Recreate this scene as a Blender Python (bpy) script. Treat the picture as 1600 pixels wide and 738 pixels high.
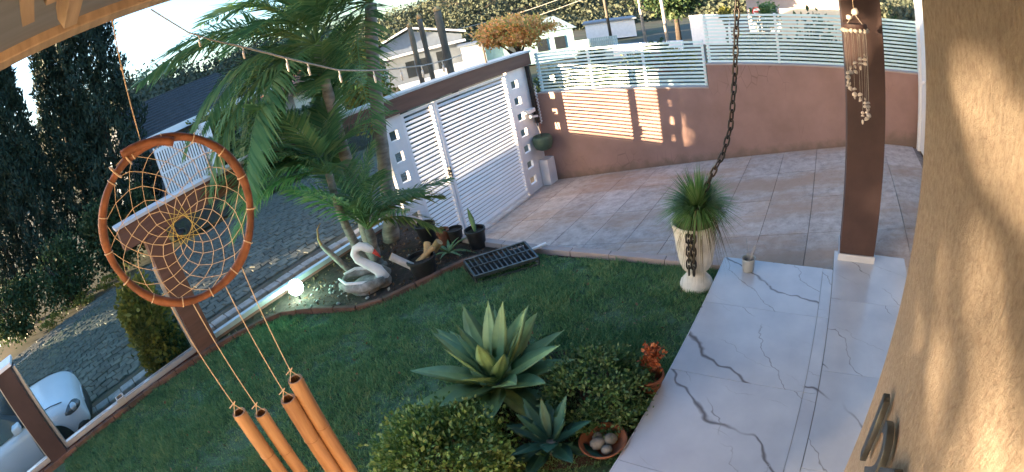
import bpy, bmesh, math, random
import numpy as np
from mathutils import Vector, Matrix, Quaternion, noise

for o in list(bpy.data.objects): bpy.data.objects.remove(o)
sc = bpy.context.scene
# ---------------------------------------------------------------- camera (2.8 mm security lens: a wide fisheye under the eave)
H = 2.5
cam = bpy.data.cameras.new('camera'); camo = bpy.data.objects.new('camera', cam); sc.collection.objects.link(camo)
CAM_ROWS = [[0.556675, -0.80757, -0.19479], [-0.44982, -0.095891, -0.887956], [0.698408, 0.581924, -0.416642]]
m = Matrix.Identity(4)
for i in range(3):
    m[i][0] = CAM_ROWS[0][i]; m[i][1] = -CAM_ROWS[1][i]; m[i][2] = -CAM_ROWS[2][i]
m.translation = Vector((0, 0, H))
camo.matrix_world = m
cam.type = 'PANO'; cam.panorama_type = 'FISHEYE_LENS_POLYNOMIAL'
cam.sensor_width = 36.0; cam.sensor_fit = 'HORIZONTAL'; cam.sensor_height = 36.0 * 472 / 1024
cam.fisheye_fov = math.radians(178)
cam.fisheye_polynomial_k0 = 0.0; cam.fisheye_polynomial_k1 = -0.05605135; cam.fisheye_polynomial_k2 = 0.0
cam.fisheye_polynomial_k3 = -0.0000098282; cam.fisheye_polynomial_k4 = 0.0
cam.clip_start = 0.01; cam.clip_end = 4000
sc.camera = camo
sc.render.engine = 'CYCLES'
sc.cycles.use_denoising = True
sc.cycles.max_bounces = 8; sc.cycles.transparent_max_bounces = 24
# ---------------------------------------------------------------- sky, sun, exposure
SUN_AZ = math.radians(142.7); SUN_EL = math.radians(3.3)
to_sun = Vector((math.cos(SUN_AZ) * math.cos(SUN_EL), math.sin(SUN_AZ) * math.cos(SUN_EL), math.sin(SUN_EL)))
world = bpy.data.worlds.new('World'); sc.world = world; world.use_nodes = True
wn = world.node_tree.nodes; wl = world.node_tree.links
sky = wn.new('ShaderNodeTexSky'); sky.sky_type = 'NISHITA'; sky.sun_disc = False
sky.sun_elevation = SUN_EL; sky.sun_rotation = math.radians(90) - SUN_AZ
sky.altitude = 800; sky.air_density = 1.0; sky.dust_density = 4.0; sky.ozone_density = 2.4
wl.new(sky.outputs[0], wn['Background'].inputs[0]); wn['Background'].inputs[1].default_value = 0.15
sun = bpy.data.lights.new('sun', 'SUN'); sun.energy = 4.0; sun.angle = math.radians(0.5); sun.color = (1.0, 0.76, 0.48)
suno = bpy.data.objects.new('sun', sun); sc.collection.objects.link(suno)
suno.rotation_euler = to_sun.to_track_quat('Z', 'Y').to_euler(); suno.location = (-20, 15, 6)
sc.view_settings.view_transform = 'Standard'; sc.view_settings.look = 'None'; sc.view_settings.gamma = 1
sc.view_settings.use_curve_mapping = False
sc.view_settings.exposure = 3.55

# ---------------------------------------------------------------- helpers
COL = sc.collection
PI = math.pi
R = math.radians
def wloc(o):
    v = Vector((0, 0, 0))
    while o is not None: v = v + o.location; o = o.parent
    return v
def tag(o, label=None, cat=None, group=None, kind=None):
    if label: o['label'] = label
    if cat: o['category'] = cat
    if group: o['group'] = group
    if kind: o['kind'] = kind
    return o
def thing(name, loc, label, cat, group=None):
    o = bpy.data.objects.new(name, None); COL.objects.link(o); o.location = loc; o.empty_display_size = 0.1
    return tag(o, label, cat, group)
def link(name, me, parent=None, loc=(0, 0, 0), rot=None, scale=None):
    o = bpy.data.objects.new(name, me); COL.objects.link(o); o.parent = parent; o.location = loc
    if rot is not None: o.rotation_euler = rot
    if scale is not None: o.scale = scale
    return o
class MB:
    """collects shapes given in world coordinates; build() links them as ONE mesh object"""
    def __init__(s): s.v = []; s.f = []
    def add(s, vs, fs):
        n = len(s.v); s.v += [tuple(p) for p in vs]; s.f += [tuple(i + n for i in f) for f in fs]; return s
    def box(s, lo, hi):
        (a, b, c), (d, e, f) = lo, hi
        return s.add([(a,b,c),(d,b,c),(d,e,c),(a,e,c),(a,b,f),(d,b,f),(d,e,f),(a,e,f)],
                     [(0,3,2,1),(4,5,6,7),(0,1,5,4),(1,2,6,5),(2,3,7,6),(3,0,4,7)])
    def bar(s, p, q, w, h, up=(0, 0, 1)):
        p = Vector(p); q = Vector(q); d = (q - p).normalized(); up = Vector(up)
        if abs(d.dot(up)) > .98: up = Vector((1, 0, 0))
        a = d.cross(up).normalized() * (w / 2); b = a.cross(d).normalized() * (h / 2)
        vs = [p - a - b, p + a - b, p + a + b, p - a + b, q - a - b, q + a - b, q + a + b, q - a + b]
        return s.add(vs, [(3,2,1,0),(4,5,6,7),(0,1,5,4),(1,2,6,5),(2,3,7,6),(3,0,4,7)])
    def tube(s, pts, rad, n=8, cap=True, closed=False, flat=1.0):
        pts = [Vector(p) for p in pts]; m = len(pts)
        if not hasattr(rad, '__len__'): rad = [rad] * m
        vs = []; fs = []; pu = None
        for i, p in enumerate(pts):
            if closed: d = pts[(i + 1) % m] - pts[i - 1]
            else: d = pts[min(i + 1, m - 1)] - pts[max(i - 1, 0)]
            d.normalize()
            if pu is None:
                pu = Vector((0, 0, 1)) if abs(d.z) < .9 else Vector((1, 0, 0))
            a = d.cross(pu)
            if a.length < 1e-6: a = d.orthogonal()
            a.normalize(); b = a.cross(d).normalized(); pu = b
            for k in range(n):
                t = 2 * PI * k / n; vs.append(p + (a * math.cos(t) + b * (math.sin(t) * flat)) * rad[i])
        for i in range(m if closed else m - 1):
            j = (i + 1) % m
            for k in range(n):
                l = (k + 1) % n; fs.append((i*n+k, i*n+l, j*n+l, j*n+k))
        if cap and not closed:
            fs.append(tuple(range(n - 1, -1, -1))); fs.append(tuple((m - 1) * n + k for k in range(n)))
        return s.add(vs, fs)
    def lathe(s, prof, c=(0, 0, 0), n=24, cap0=True, cap1=True, flute=None):
        vs = []; fs = []; m = len(prof)
        for i, (r, z) in enumerate(prof):
            for k in range(n):
                t = 2 * PI * k / n; rr = r * (1 + (flute[i] * math.cos(t * flute[-1]) if flute else 0))
                vs.append((c[0] + rr * math.cos(t), c[1] + rr * math.sin(t), c[2] + z))
        for i in range(m - 1):
            for k in range(n):
                l = (k + 1) % n; fs.append((i*n+k, i*n+l, (i+1)*n+l, (i+1)*n+k))
        if cap0: fs.append(tuple(range(n - 1, -1, -1)))
        if cap1: fs.append(tuple((m - 1) * n + k for k in range(n)))
        return s.add(vs, fs)
    def ball(s, c, r, n=12, m=8, jit=0, rng=None):
        if not hasattr(r, '__len__'): r = (r, r, r)
        vs = [(c[0], c[1], c[2] - r[2])]; fs = []
        for i in range(1, m):
            ph = -PI / 2 + PI * i / m
            for k in range(n):
                t = 2 * PI * k / n; q = 1 + (rng.uniform(-jit, jit) if jit else 0)
                vs.append((c[0] + q*r[0]*math.cos(ph)*math.cos(t), c[1] + q*r[1]*math.cos(ph)*math.sin(t), c[2] + q*r[2]*math.sin(ph)))
        vs.append((c[0], c[1], c[2] + r[2])); L = len(vs) - 1
        for k in range(n):
            l = (k + 1) % n; fs.append((0, 1 + l, 1 + k)); fs.append((L, L - n + k, L - n + l))
        for i in range(m - 2):
            for k in range(n):
                l = (k + 1) % n; a = 1 + i * n; fs.append((a + k, a + l, a + n + l, a + n + k))
        return s.add(vs, fs)
    def prism(s, poly, z0, z1):
        n = len(poly); vs = [(x, y, z0) for x, y in poly] + [(x, y, z1) for x, y in poly]
        return s.add(vs, [tuple(range(n - 1, -1, -1)), tuple(range(n, 2 * n))] + [(i, (i+1) % n, n + (i+1) % n, n + i) for i in range(n)])
    def mesh(s, name, mat, smooth=False, off=Vector((0, 0, 0))):
        used = sorted({i for f in s.f for i in f})
        if len(used) < len(s.v):
            ix = {u: i for i, u in enumerate(used)}; s.v = [s.v[u] for u in used]; s.f = [tuple(ix[i] for i in f) for f in s.f]
        me = bpy.data.meshes.new(name)
        me.from_pydata([(p[0]-off.x, p[1]-off.y, p[2]-off.z) for p in s.v], [], s.f); me.materials.append(mat)
        if smooth: me.polygons.foreach_set('use_smooth', [True] * len(me.polygons))
        me.update(); return me
    def build(s, name, mat, parent=None, smooth=False, bevel=0, at=None, recalc=False):
        """at: origin of the object in the world (default: the parent's origin, or the world's)"""
        pl = wloc(parent) if parent else Vector((0, 0, 0))
        org = Vector(at) if at is not None else pl
        me = s.mesh(name, mat, smooth, org)
        if recalc:
            b = bmesh.new(); b.from_mesh(me); bmesh.ops.recalc_face_normals(b, faces=b.faces); b.to_mesh(me); b.free()
        o = link(name, me, parent, org - pl)
        if bevel:
            md = o.modifiers.new('bevel', 'BEVEL'); md.width = bevel; md.segments = 2; md.limit_method = 'ANGLE'
        if smooth == 'angle':
            me.polygons.foreach_set('use_smooth', [True] * len(me.polygons)); me.set_sharp_from_angle(angle=R(40))
        return o
def struct(o): o['kind'] = 'structure'; return o
def np_mesh(name, V, F, mat, smooth=False):
    V = np.asarray(V, dtype=np.float32); F = np.asarray(F, dtype=np.int32); k = F.shape[1]
    me = bpy.data.meshes.new(name); me.vertices.add(len(V)); me.vertices.foreach_set('co', V.ravel())
    me.loops.add(F.size); me.loops.foreach_set('vertex_index', F.ravel())
    me.polygons.add(len(F)); me.polygons.foreach_set('loop_start', np.arange(0, F.size, k, dtype=np.int32))
    me.update(calc_edges=True); me.materials.append(mat)
    if smooth: me.polygons.foreach_set('use_smooth', [True] * len(me.polygons))
    return me
def leaf_verts(P, size, rng, aspect=.5, up=.2, out=None, jit=.4):
    """one diamond leaf at each point of P (n,3)"""
    n = len(P); a = rng.normal(size=(n, 3)); a[:, 2] += up
    if out is not None: a += out
    a /= np.linalg.norm(a, axis=1)[:, None] + 1e-9
    b = np.cross(a, rng.normal(size=(n, 3))); b /= np.linalg.norm(b, axis=1)[:, None] + 1e-9
    s = size * (1 + rng.uniform(-jit, jit, size=(n, 1)))
    V = np.stack([P, P + a*s*.5 + b*s*aspect*.5, P + a*s, P + a*s*.5 - b*s*aspect*.5], axis=1).reshape(-1, 3)
    F = np.arange(4 * n).reshape(n, 4)
    return V, F
def clump_points(rng, n, c, r, K, spread=.28, shell=.6, zmin=None):
    """points gathered in K clumps spread through an ellipsoid, so that the crown has lumps and gaps"""
    c = np.array(c); r = np.array(r)
    d = rng.normal(size=(K, 3)); d /= np.linalg.norm(d, axis=1)[:, None]
    d = d * (shell + (1 - shell) * rng.random((K, 1))) * (1 - spread * .6)
    w = rng.random(K) + .4; idx = rng.choice(K, n, p=w / w.sum())
    q = d[idx] + rng.normal(size=(n, 3)) * spread * .5 * (0.7 + .6 * rng.random((K, 1)))[idx]
    P = c + q * r
    if zmin is not None: P = P[P[:, 2] > zmin]
    return P

# ---------------------------------------------------------------- materials (all procedural)
def new_mat(name):
    m = bpy.data.materials.new(name); m.use_nodes = True
    nt = m.node_tree; return m, nt, nt.nodes['Principled BSDF'], nt.nodes, nt.links
def coords(N, Lk, kind='pos', stretch=(1, 1, 1), rand=False):
    if kind == 'pos': out = N.new('ShaderNodeNewGeometry').outputs['Position']
    else: out = N.new('ShaderNodeTexCoord').outputs['Object']
    mp = N.new('ShaderNodeMapping'); mp.inputs['Scale'].default_value = stretch; Lk.new(out, mp.inputs['Vector'])
    if rand:
        oi = N.new('ShaderNodeObjectInfo'); mu = N.new('ShaderNodeMath'); mu.operation = 'MULTIPLY'; mu.inputs[1].default_value = 57.0
        Lk.new(oi.outputs['Random'], mu.inputs[0]); Lk.new(mu.outputs[0], mp.inputs['Location'])
    return mp.outputs[0]
def noise_tex(N, Lk, vec, scale, detail=5, rough=.55, dist=0):
    t = N.new('ShaderNodeTexNoise'); t.inputs['Scale'].default_value = scale; t.inputs['Detail'].default_value = detail
    t.inputs['Roughness'].default_value = rough; t.inputs['Distortion'].default_value = dist; Lk.new(vec, t.inputs['Vector']); return t.outputs['Fac']
def ramp(N, Lk, fac, stops):
    r = N.new('ShaderNodeValToRGB'); el = r.color_ramp.elements
    el[0].position = stops[0][0]; el[0].color = (*stops[0][1], 1); el[1].position = stops[-1][0]; el[1].color = (*stops[-1][1], 1)
    for p, c in stops[1:-1]: e = el.new(p); e.color = (*c, 1)
    Lk.new(fac, r.inputs[0]); return r.outputs[0]
def mixc(N, Lk, fac, a, b, mode='MIX'):
    x = N.new('ShaderNodeMix'); x.data_type = 'RGBA'; x.blend_type = mode
    for sock, val in ((x.inputs[0], fac), (x.inputs[6], a), (x.inputs[7], b)):
        if isinstance(val, (int, float)): sock.default_value = val
        elif isinstance(val, tuple): sock.default_value = (*val, 1)
        else: Lk.new(val, sock)
    return x.outputs[2]
def bump(N, Lk, bs, fac, strength, dist=.01):
    b = N.new('ShaderNodeBump'); b.inputs['Strength'].default_value = strength; b.inputs['Distance'].default_value = dist
    Lk.new(fac, b.inputs['Height']); Lk.new(b.outputs[0], bs.inputs['Normal'])
def M(name, col, rough=.7, var=.25, scale=6, bmp=0, bscale=40, bdist=.01, metal=0, col2=None, kind='pos', stretch=(1, 1, 1), rand=.0, c2pos=(.45, .7), spec=.4):
    m, nt, bs, N, Lk = new_mat(name); v = coords(N, Lk, kind, stretch)
    n1 = noise_tex(N, Lk, v, scale)
    c = ramp(N, Lk, n1, [(.3, tuple(x * (1 - var) for x in col)), (.7, tuple(min(1, x * (1 + var)) for x in col))])
    if col2:
        n2 = noise_tex(N, Lk, v, scale * .37, 6, .65); f = ramp(N, Lk, n2, [(c2pos[0], (0, 0, 0)), (c2pos[1], (1, 1, 1))])
        c = mixc(N, Lk, f, c, col2)
    if rand:
        oi = N.new('ShaderNodeObjectInfo'); mr = N.new('ShaderNodeMapRange'); mr.inputs[3].default_value = 1 - rand; mr.inputs[4].default_value = 1 + rand
        Lk.new(oi.outputs['Random'], mr.inputs[0])
        hs = N.new('ShaderNodeHueSaturation'); Lk.new(mr.outputs[0], hs.inputs['Value']); Lk.new(c, hs.inputs['Color']); c = hs.outputs[0]
    Lk.new(c, bs.inputs['Base Color'])
    bs.inputs['Roughness'].default_value = rough; bs.inputs['Metallic'].default_value = metal; bs.inputs['Specular IOR Level'].default_value = spec
    if bmp: bump(N, Lk, bs, noise_tex(N, Lk, v, bscale, 6), bmp, bdist)
    return m
def leafmat(name, cols, rough=.5, trans=.25, scale=2.5, spec=.3):
    """colour varies leaf by leaf and in patches; part of the light passes through"""
    m, nt, bs, N, Lk = new_mat(name); g = N.new('ShaderNodeNewGeometry')
    v = coords(N, Lk); n1 = noise_tex(N, Lk, v, scale, 3)
    ad = N.new('ShaderNodeMath'); ad.operation = 'MULTIPLY_ADD'; ad.inputs[1].default_value = .45; Lk.new(g.outputs['Random Per Island'], ad.inputs[0])
    sb = N.new('ShaderNodeMath'); sb.operation = 'MULTIPLY'; sb.inputs[1].default_value = .6; Lk.new(n1, sb.inputs[0]); Lk.new(sb.outputs[0], ad.inputs[2])
    k = len(cols); c = ramp(N, Lk, ad.outputs[0], [(.2 + .6 * i / max(1, k - 1), cols[i]) for i in range(k)])
    Lk.new(c, bs.inputs['Base Color']); bs.inputs['Roughness'].default_value = rough; bs.inputs['Specular IOR Level'].default_value = spec
    tr = N.new('ShaderNodeBsdfTranslucent'); Lk.new(c, tr.inputs[0]); mx = N.new('ShaderNodeMixShader'); mx.inputs[0].default_value = trans
    Lk.new(bs.outputs[0], mx.inputs[1]); Lk.new(tr.outputs[0], mx.inputs[2]); Lk.new(mx.outputs[0], N['Material Output'].inputs[0])
    return m
T = {}
T['soil'] = M('soil', (.075, .05, .038), .95, .4, 14, .8, 60, .03, col2=(.03, .035, .02))
T['lawnbase'] = M('lawnbase', (.075, .13, .07), .95, .4, 10, .6, 80, .02)
T['grass'] = leafmat('grass', [(.055, .145, .07), (.11, .245, .11), (.17, .32, .14), (.30, .38, .17)], .6, .4, 3.0)
T['terrain'] = M('terrain', (.05, .06, .03), .95, .4, .6, col2=(.10, .07, .045))
T['edging'] = M('edging', (.15, .075, .05), .85, .3, 9, .5, 50, .01, col2=(.07, .06, .045), rand=.15)
T['concrete'] = M('concrete', (.34, .32, .29), .85, .2, 8, .3, 60, .005, col2=(.2, .19, .17))
T['cobble'] = M('cobble', (.105, .11, .088), .8, .3, 7, .5, 40, .01, rand=.3, kind='pos')
T['mortar'] = M('mortar', (.045, .05, .045), .95, .35, 12, .5, 60, .01, col2=(.05, .06, .03))
T['grout'] = M('grout', (.27, .225, .20), .95, .3, 12, .4, 60, .005)
T['dirt'] = M('dirt', (.11, .085, .06), .95, .3, 5, .6, 40, .02, col2=(.06, .07, .035))
T['redpaint'] = M('redpaint', (.27, .135, .11), .8, .12, 4, .25, 90, .004, col2=(.22, .12, .105), c2pos=(.5, .8))
T['beam'] = M('beam', (.12, .058, .043), .6, .3, 5, .25, 30, .004, stretch=(.25, 1, 2.5), col2=(.13, .055, .035))
T['darkbrown'] = M('darkbrown', (.058, .032, .030), .6, .2, 4, .15, 60, .003)
T['whitepaint'] = M('whitepaint', (.74, .74, .76), .45, .06, 5, col2=(.62, .6, .57), c2pos=(.6, .85))
T['cyanmetal'] = M('cyanmetal', (.55, .73, .74), .35, .05, 3, spec=.5)
T['whitemetal'] = M('whitemetal', (.78, .78, .80), .35, .04, 3, spec=.5)
T['alum'] = M('alum', (.55, .56, .57), .4, .1, 6, metal=.6)
T['blackplastic'] = M('blackplastic', (.014, .014, .015), .5, .3, 12, spec=.5)
T['blackmetal'] = M('blackmetal', (.03, .03, .032), .45, .4, 20, .2, 80, .002, metal=.5, col2=(.06, .04, .03))
T['darksteel'] = M('darksteel', (.14, .15, .15), .4, .3, 14, metal=.8, col2=(.07, .06, .05))
T['terracotta'] = M('terracotta', (.22, .085, .045), .85, .25, 9, .3, 60, .004)
T['urn'] = M('urn', (.66, .62, .54), .75, .12, 9, .35, 50, .006, col2=(.40, .35, .28), c2pos=(.5, .75))
T['swan'] = M('swan', (.74, .73, .72), .6, .08, 12, .15, 60, .003, col2=(.5, .49, .46), c2pos=(.6, .85))
T['swanbody'] = M('swanbody', (.30, .29, .27), .85, .35, 14, .5, 50, .006, col2=(.12, .12, .1))
T['redbeak'] = M('redbeak', (.55, .05, .03), .45, .1)
T['hoop'] = M('hoop', (.22, .085, .04), .6, .4, 22, .5, 60, .003, stretch=(1, 1, 1), col2=(.11, .045, .025))
T['twine'] = M('twine', (.62, .48, .33), .9, .15, 60)
T['yellowtwine'] = M('yellowtwine', (.50, .42, .14), .9, .15, 60)
T['bamboo'] = M('bamboo', (.42, .235, .11), .5, .3, 30, .3, 90, .003, stretch=(1, 1, .10), col2=(.22, .10, .045), kind='pos')
T['bambooin'] = M('bambooin', (.20, .10, .05), .8, .2, 20)
T['woodlight'] = M('woodlight', (.36, .26, .17), .55, .25, 7, .15, 40, .003, stretch=(6, .5, 2))
T['soffit'] = M('soffit', (.17, .18, .20), .7, .12, 6, stretch=(.4, 4, 1))
T['trunk'] = M('trunk', (.25, .23, .20), .9, .3, 7, .6, 30, .015, stretch=(1, 1, 3), col2=(.09, .08, .065))
T['bark'] = M('bark', (.06, .045, .035), .95, .35, 8, .8, 22, .03, stretch=(1, 1, .4))
T['carpaint'] = M('carpaint', (.72, .74, .76), .22, .03, 2, spec=.6)
T['rubber'] = M('rubber', (.018, .018, .019), .85, .2, 20)
T['rooftile'] = M('rooftile', (.045, .05, .06), .7, .3, 6, .4, 30, .02)
T['greywall'] = M('greywall', (.17, .20, .24), .85, .08, 3)
T['creamwall'] = M('creamwall', (.62, .54, .42), .85, .08, 3)
T['tealwall'] = M('tealwall', (.24, .38, .40), .85, .12, 3)
T['tealroof'] = M('tealroof', (.30, .40, .41), .8, .12, 3)
T['pinkwall'] = M('pinkwall', (.38, .31, .29), .85, .08, 3)
T['windowdark'] = M('windowdark', (.02, .025, .03), .15, .2, 3, spec=.6)
T['postwood'] = M('postwood', (.10, .085, .07), .9, .35, 6, .6, 30, .01, stretch=(1, 1, .3), col2=(.2, .16, .11))
T['shell'] = M('shell', (.60, .52, .45), .5, .3, 30, rand=.25, kind='obj')
T['signred'] = M('signred', (.5, .03, .025), .5, .05)
T['greenpot'] = M('greenpot', (.05, .09, .065), .6, .25, 14)
T['pebble'] = M('pebble', (.34, .33, .30), .8, .3, 30)
T['log'] = M('log', (.46, .30, .14), .8, .3, 14, .3, 60, .004, stretch=(1, 1, .3), col2=(.25, .14, .06))
T['greywood'] = M('greywood', (.42, .38, .36), .85, .2, 14, .2, 60, .004)
T['palmleaf'] = leafmat('palmleaf', [(.055, .14, .06), (.09, .205, .08), (.14, .26, .10), (.26, .32, .12)], .45, .45, 1.2, .4)
T['palmsunyellow'] = leafmat('palmsunyellow', [(.06, .12, .03), (.13, .18, .045), (.26, .24, .06)], .4, .3, 2, .4)  # yellow evening light on the low fronds is put into this leaf colour
T['agave'] = M('agave', (.18, .29, .125), .5, .25, 7, .2, 30, .003, col2=(.20, .26, .10), c2pos=(.5, .85), rand=.12)
T['agavedark'] = M('agavedark', (.05, .13, .08), .45, .25, 8, col2=(.05, .11, .05))
T['boxleaf'] = leafmat('boxleaf', [(.04, .10, .03), (.08, .17, .045), (.14, .235, .065), (.26, .33, .13)], .45, .25, 5)
T['boxdark'] = leafmat('boxdark', [(.03, .08, .03), (.055, .13, .045), (.10, .18, .065), (.17, .23, .11)], .45, .25, 5)
T['spike'] = leafmat('spike', [(.045, .12, .03), (.08, .18, .045), (.14, .26, .08), (.22, .31, .12)], .5, .25, 5)
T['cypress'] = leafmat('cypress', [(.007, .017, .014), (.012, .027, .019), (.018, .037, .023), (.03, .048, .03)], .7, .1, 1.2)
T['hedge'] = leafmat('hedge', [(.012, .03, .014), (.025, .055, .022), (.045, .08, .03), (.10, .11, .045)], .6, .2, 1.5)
T['goldconifer'] = leafmat('goldconifer', [(.06, .075, .018), (.14, .15, .03), (.27, .24, .05)], .6, .25, 3)
T['orangebloom'] = leafmat('orangebloom', [(.16, .24, .06), (.60, .46, .13), (.88, .42, .16), (.90, .58, .30)], .6, .5, 1.6)
T['forest'] = leafmat('forest', [(.03, .042, .03), (.05, .064, .042), (.075, .085, .055), (.10, .105, .07)], .9, .1, .12)
T['treeleaf'] = leafmat('treeleaf', [(.02, .045, .018), (.035, .075, .025), (.07, .11, .04)], .6, .3, .8)
T['redleaf'] = leafmat('redleaf', [(.20, .05, .02), (.42, .11, .04), (.5, .2, .08)], .6, .3, 8)
T['drygrass'] = leafmat('drygrass', [(.10, .08, .04), (.2, .15, .08)], .8, .2, 3)
T['bulb'] = M('bulb', (.62, .6, .55), .3, .1)
T['cord'] = M('cord', (.42, .40, .36), .7, .2, 30)
T['litter'] = leafmat('litter', [(.06, .035, .02), (.14, .08, .04), (.24, .15, .08), (.36, .30, .22)], .8, .1, 8)

def glass_mat(name, tint=(.9, .95, .95), refl=1.45):
    m, nt, bs, N, Lk = new_mat(name); N.remove(bs)
    tr = N.new('ShaderNodeBsdfTransparent'); tr.inputs[0].default_value = (*tint, 1)
    gl = N.new('ShaderNodeBsdfGlossy'); gl.inputs['Roughness'].default_value = .02
    fr = N.new('ShaderNodeFresnel'); fr.inputs[0].default_value = refl; mx = N.new('ShaderNodeMixShader')
    Lk.new(fr.outputs[0], mx.inputs[0]); Lk.new(tr.outputs[0], mx.inputs[1]); Lk.new(gl.outputs[0], mx.inputs[2]); Lk.new(mx.outputs[0], N['Material Output'].inputs[0])
    return m
T['glass'] = glass_mat('glass')
def marble_mat():
    m, nt, bs, N, Lk = new_mat('marble')
    v = coords(N, Lk, 'pos', (1, 1, 1), rand=True)
    def vein(scale, width, dist, dscale, ang, mask_lo, mask_hi, mscale, off):
        mp = N.new('ShaderNodeMapping'); mp.inputs['Rotation'].default_value = (0, 0, R(ang)); mp.inputs['Location'].default_value = (off, off * 1.7, 0); Lk.new(v, mp.inputs['Vector'])
        w = N.new('ShaderNodeTexWave'); w.wave_type = 'BANDS'; w.bands_direction = 'X'; w.wave_profile = 'SAW'
        w.inputs['Scale'].default_value = scale; w.inputs['Distortion'].default_value = dist; w.inputs['Detail'].default_value = 5; w.inputs['Detail Scale'].default_value = dscale; w.inputs['Detail Roughness'].default_value = .62
        Lk.new(mp.outputs[0], w.inputs['Vector'])
        s = N.new('ShaderNodeMath'); s.operation = 'SUBTRACT'; s.inputs[1].default_value = .5; Lk.new(w.outputs['Fac'], s.inputs[0])
        a = N.new('ShaderNodeMath'); a.operation = 'ABSOLUTE'; Lk.new(s.outputs[0], a.inputs[0])
        wd = noise_tex(N, Lk, mp.outputs[0], 7, 3)
        d = N.new('ShaderNodeMath'); d.operation = 'DIVIDE'; Lk.new(a.outputs[0], d.inputs[0]); Lk.new(wd, d.inputs[1])
        f = ramp(N, Lk, d.outputs[0], [(0, (1, 1, 1)), (width * .7, (.8, .8, .8)), (width * 2, (0, 0, 0))])
        mk = ramp(N, Lk, noise_tex(N, Lk, mp.outputs[0], mscale, 2), [(mask_lo, (0, 0, 0)), (mask_hi, (1, 1, 1))])
        return mixc(N, Lk, 1.0, f, mk, 'MULTIPLY')
    base = ramp(N, Lk, noise_tex(N, Lk, v, 3, 5), [(.3, (.48, .49, .54)), (.7, (.60, .605, .64))])
    c = mixc(N, Lk, vein(.26, .015, 3.4, 1.5, 38, .36, .44, 1.2, 0), base, (.16, .145, .15))
    c = mixc(N, Lk, vein(.45, .010, 3.2, 2.0, 55, .42, .50, 1.7, 3.1), c, (.28, .27, .28))
    c = mixc(N, Lk, vein(.75, .012, 3.5, 1.7, 25, .50, .60, 2.6, 7.3), c, (.42, .42, .45))
    Lk.new(c, bs.inputs['Base Color']); bs.inputs['Roughness'].default_value = .22; bs.inputs['Specular IOR Level'].default_value = .45
    return m
T['marble'] = marble_mat()
def stucco_mat():
    m, nt, bs, N, Lk = new_mat('stucco'); v = coords(N, Lk, 'pos', (1, 1, .8))
    n = noise_tex(N, Lk, v, 75, 8, .75); n2 = noise_tex(N, Lk, coords(N, Lk), 6, 4)
    c = ramp(N, Lk, n, [(.34, (.34, .245, .18)), (.5, (.47, .365, .275)), (.66, (.57, .46, .355))])
    c = mixc(N, Lk, ramp(N, Lk, n2, [(.4, (0, 0, 0)), (.8, (.5, .5, .5))]), c, (.36, .27, .20))
    Lk.new(c, bs.inputs['Base Color']); bs.inputs['Roughness'].default_value = .9; bump(N, Lk, bs, n, .8, .012); return m
T['stucco'] = stucco_mat()
def driveway_mat():
    m, nt, bs, N, Lk = new_mat('drivetile'); v = coords(N, Lk)
    c = ramp(N, Lk, noise_tex(N, Lk, v, 7, 8, .7), [(.28, (.30, .245, .22)), (.5, (.48, .41, .375)), (.74, (.64, .575, .545))])
    # red earth washed over the tiles in long streaks
    st = coords(N, Lk, 'pos', (.9, .35, 1)); f = ramp(N, Lk, noise_tex(N, Lk, st, 1.3, 6, .6), [(.46, (0, 0, 0)), (.64, (.85, .85, .85))])
    c = mixc(N, Lk, f, c, (.42, .275, .19))
    c = mixc(N, Lk, ramp(N, Lk, noise_tex(N, Lk, v, 30, 4), [(.62, (0, 0, 0)), (.74, (.5, .5, .5))]), c, (.15, .12, .10))
    oi = N.new('ShaderNodeObjectInfo'); mr = N.new('ShaderNodeMapRange'); mr.inputs[3].default_value = .9; mr.inputs[4].default_value = 1.1; Lk.new(oi.outputs['Random'], mr.inputs[0])
    hs = N.new('ShaderNodeHueSaturation'); Lk.new(mr.outputs[0], hs.inputs['Value']); Lk.new(c, hs.inputs['Color'])
    Lk.new(hs.outputs[0], bs.inputs['Base Color']); bs.inputs['Roughness'].default_value = .75
    bump(N, Lk, bs, noise_tex(N, Lk, v, 25, 6), .3, .006); return m
T['drivetile'] = driveway_mat()
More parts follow.
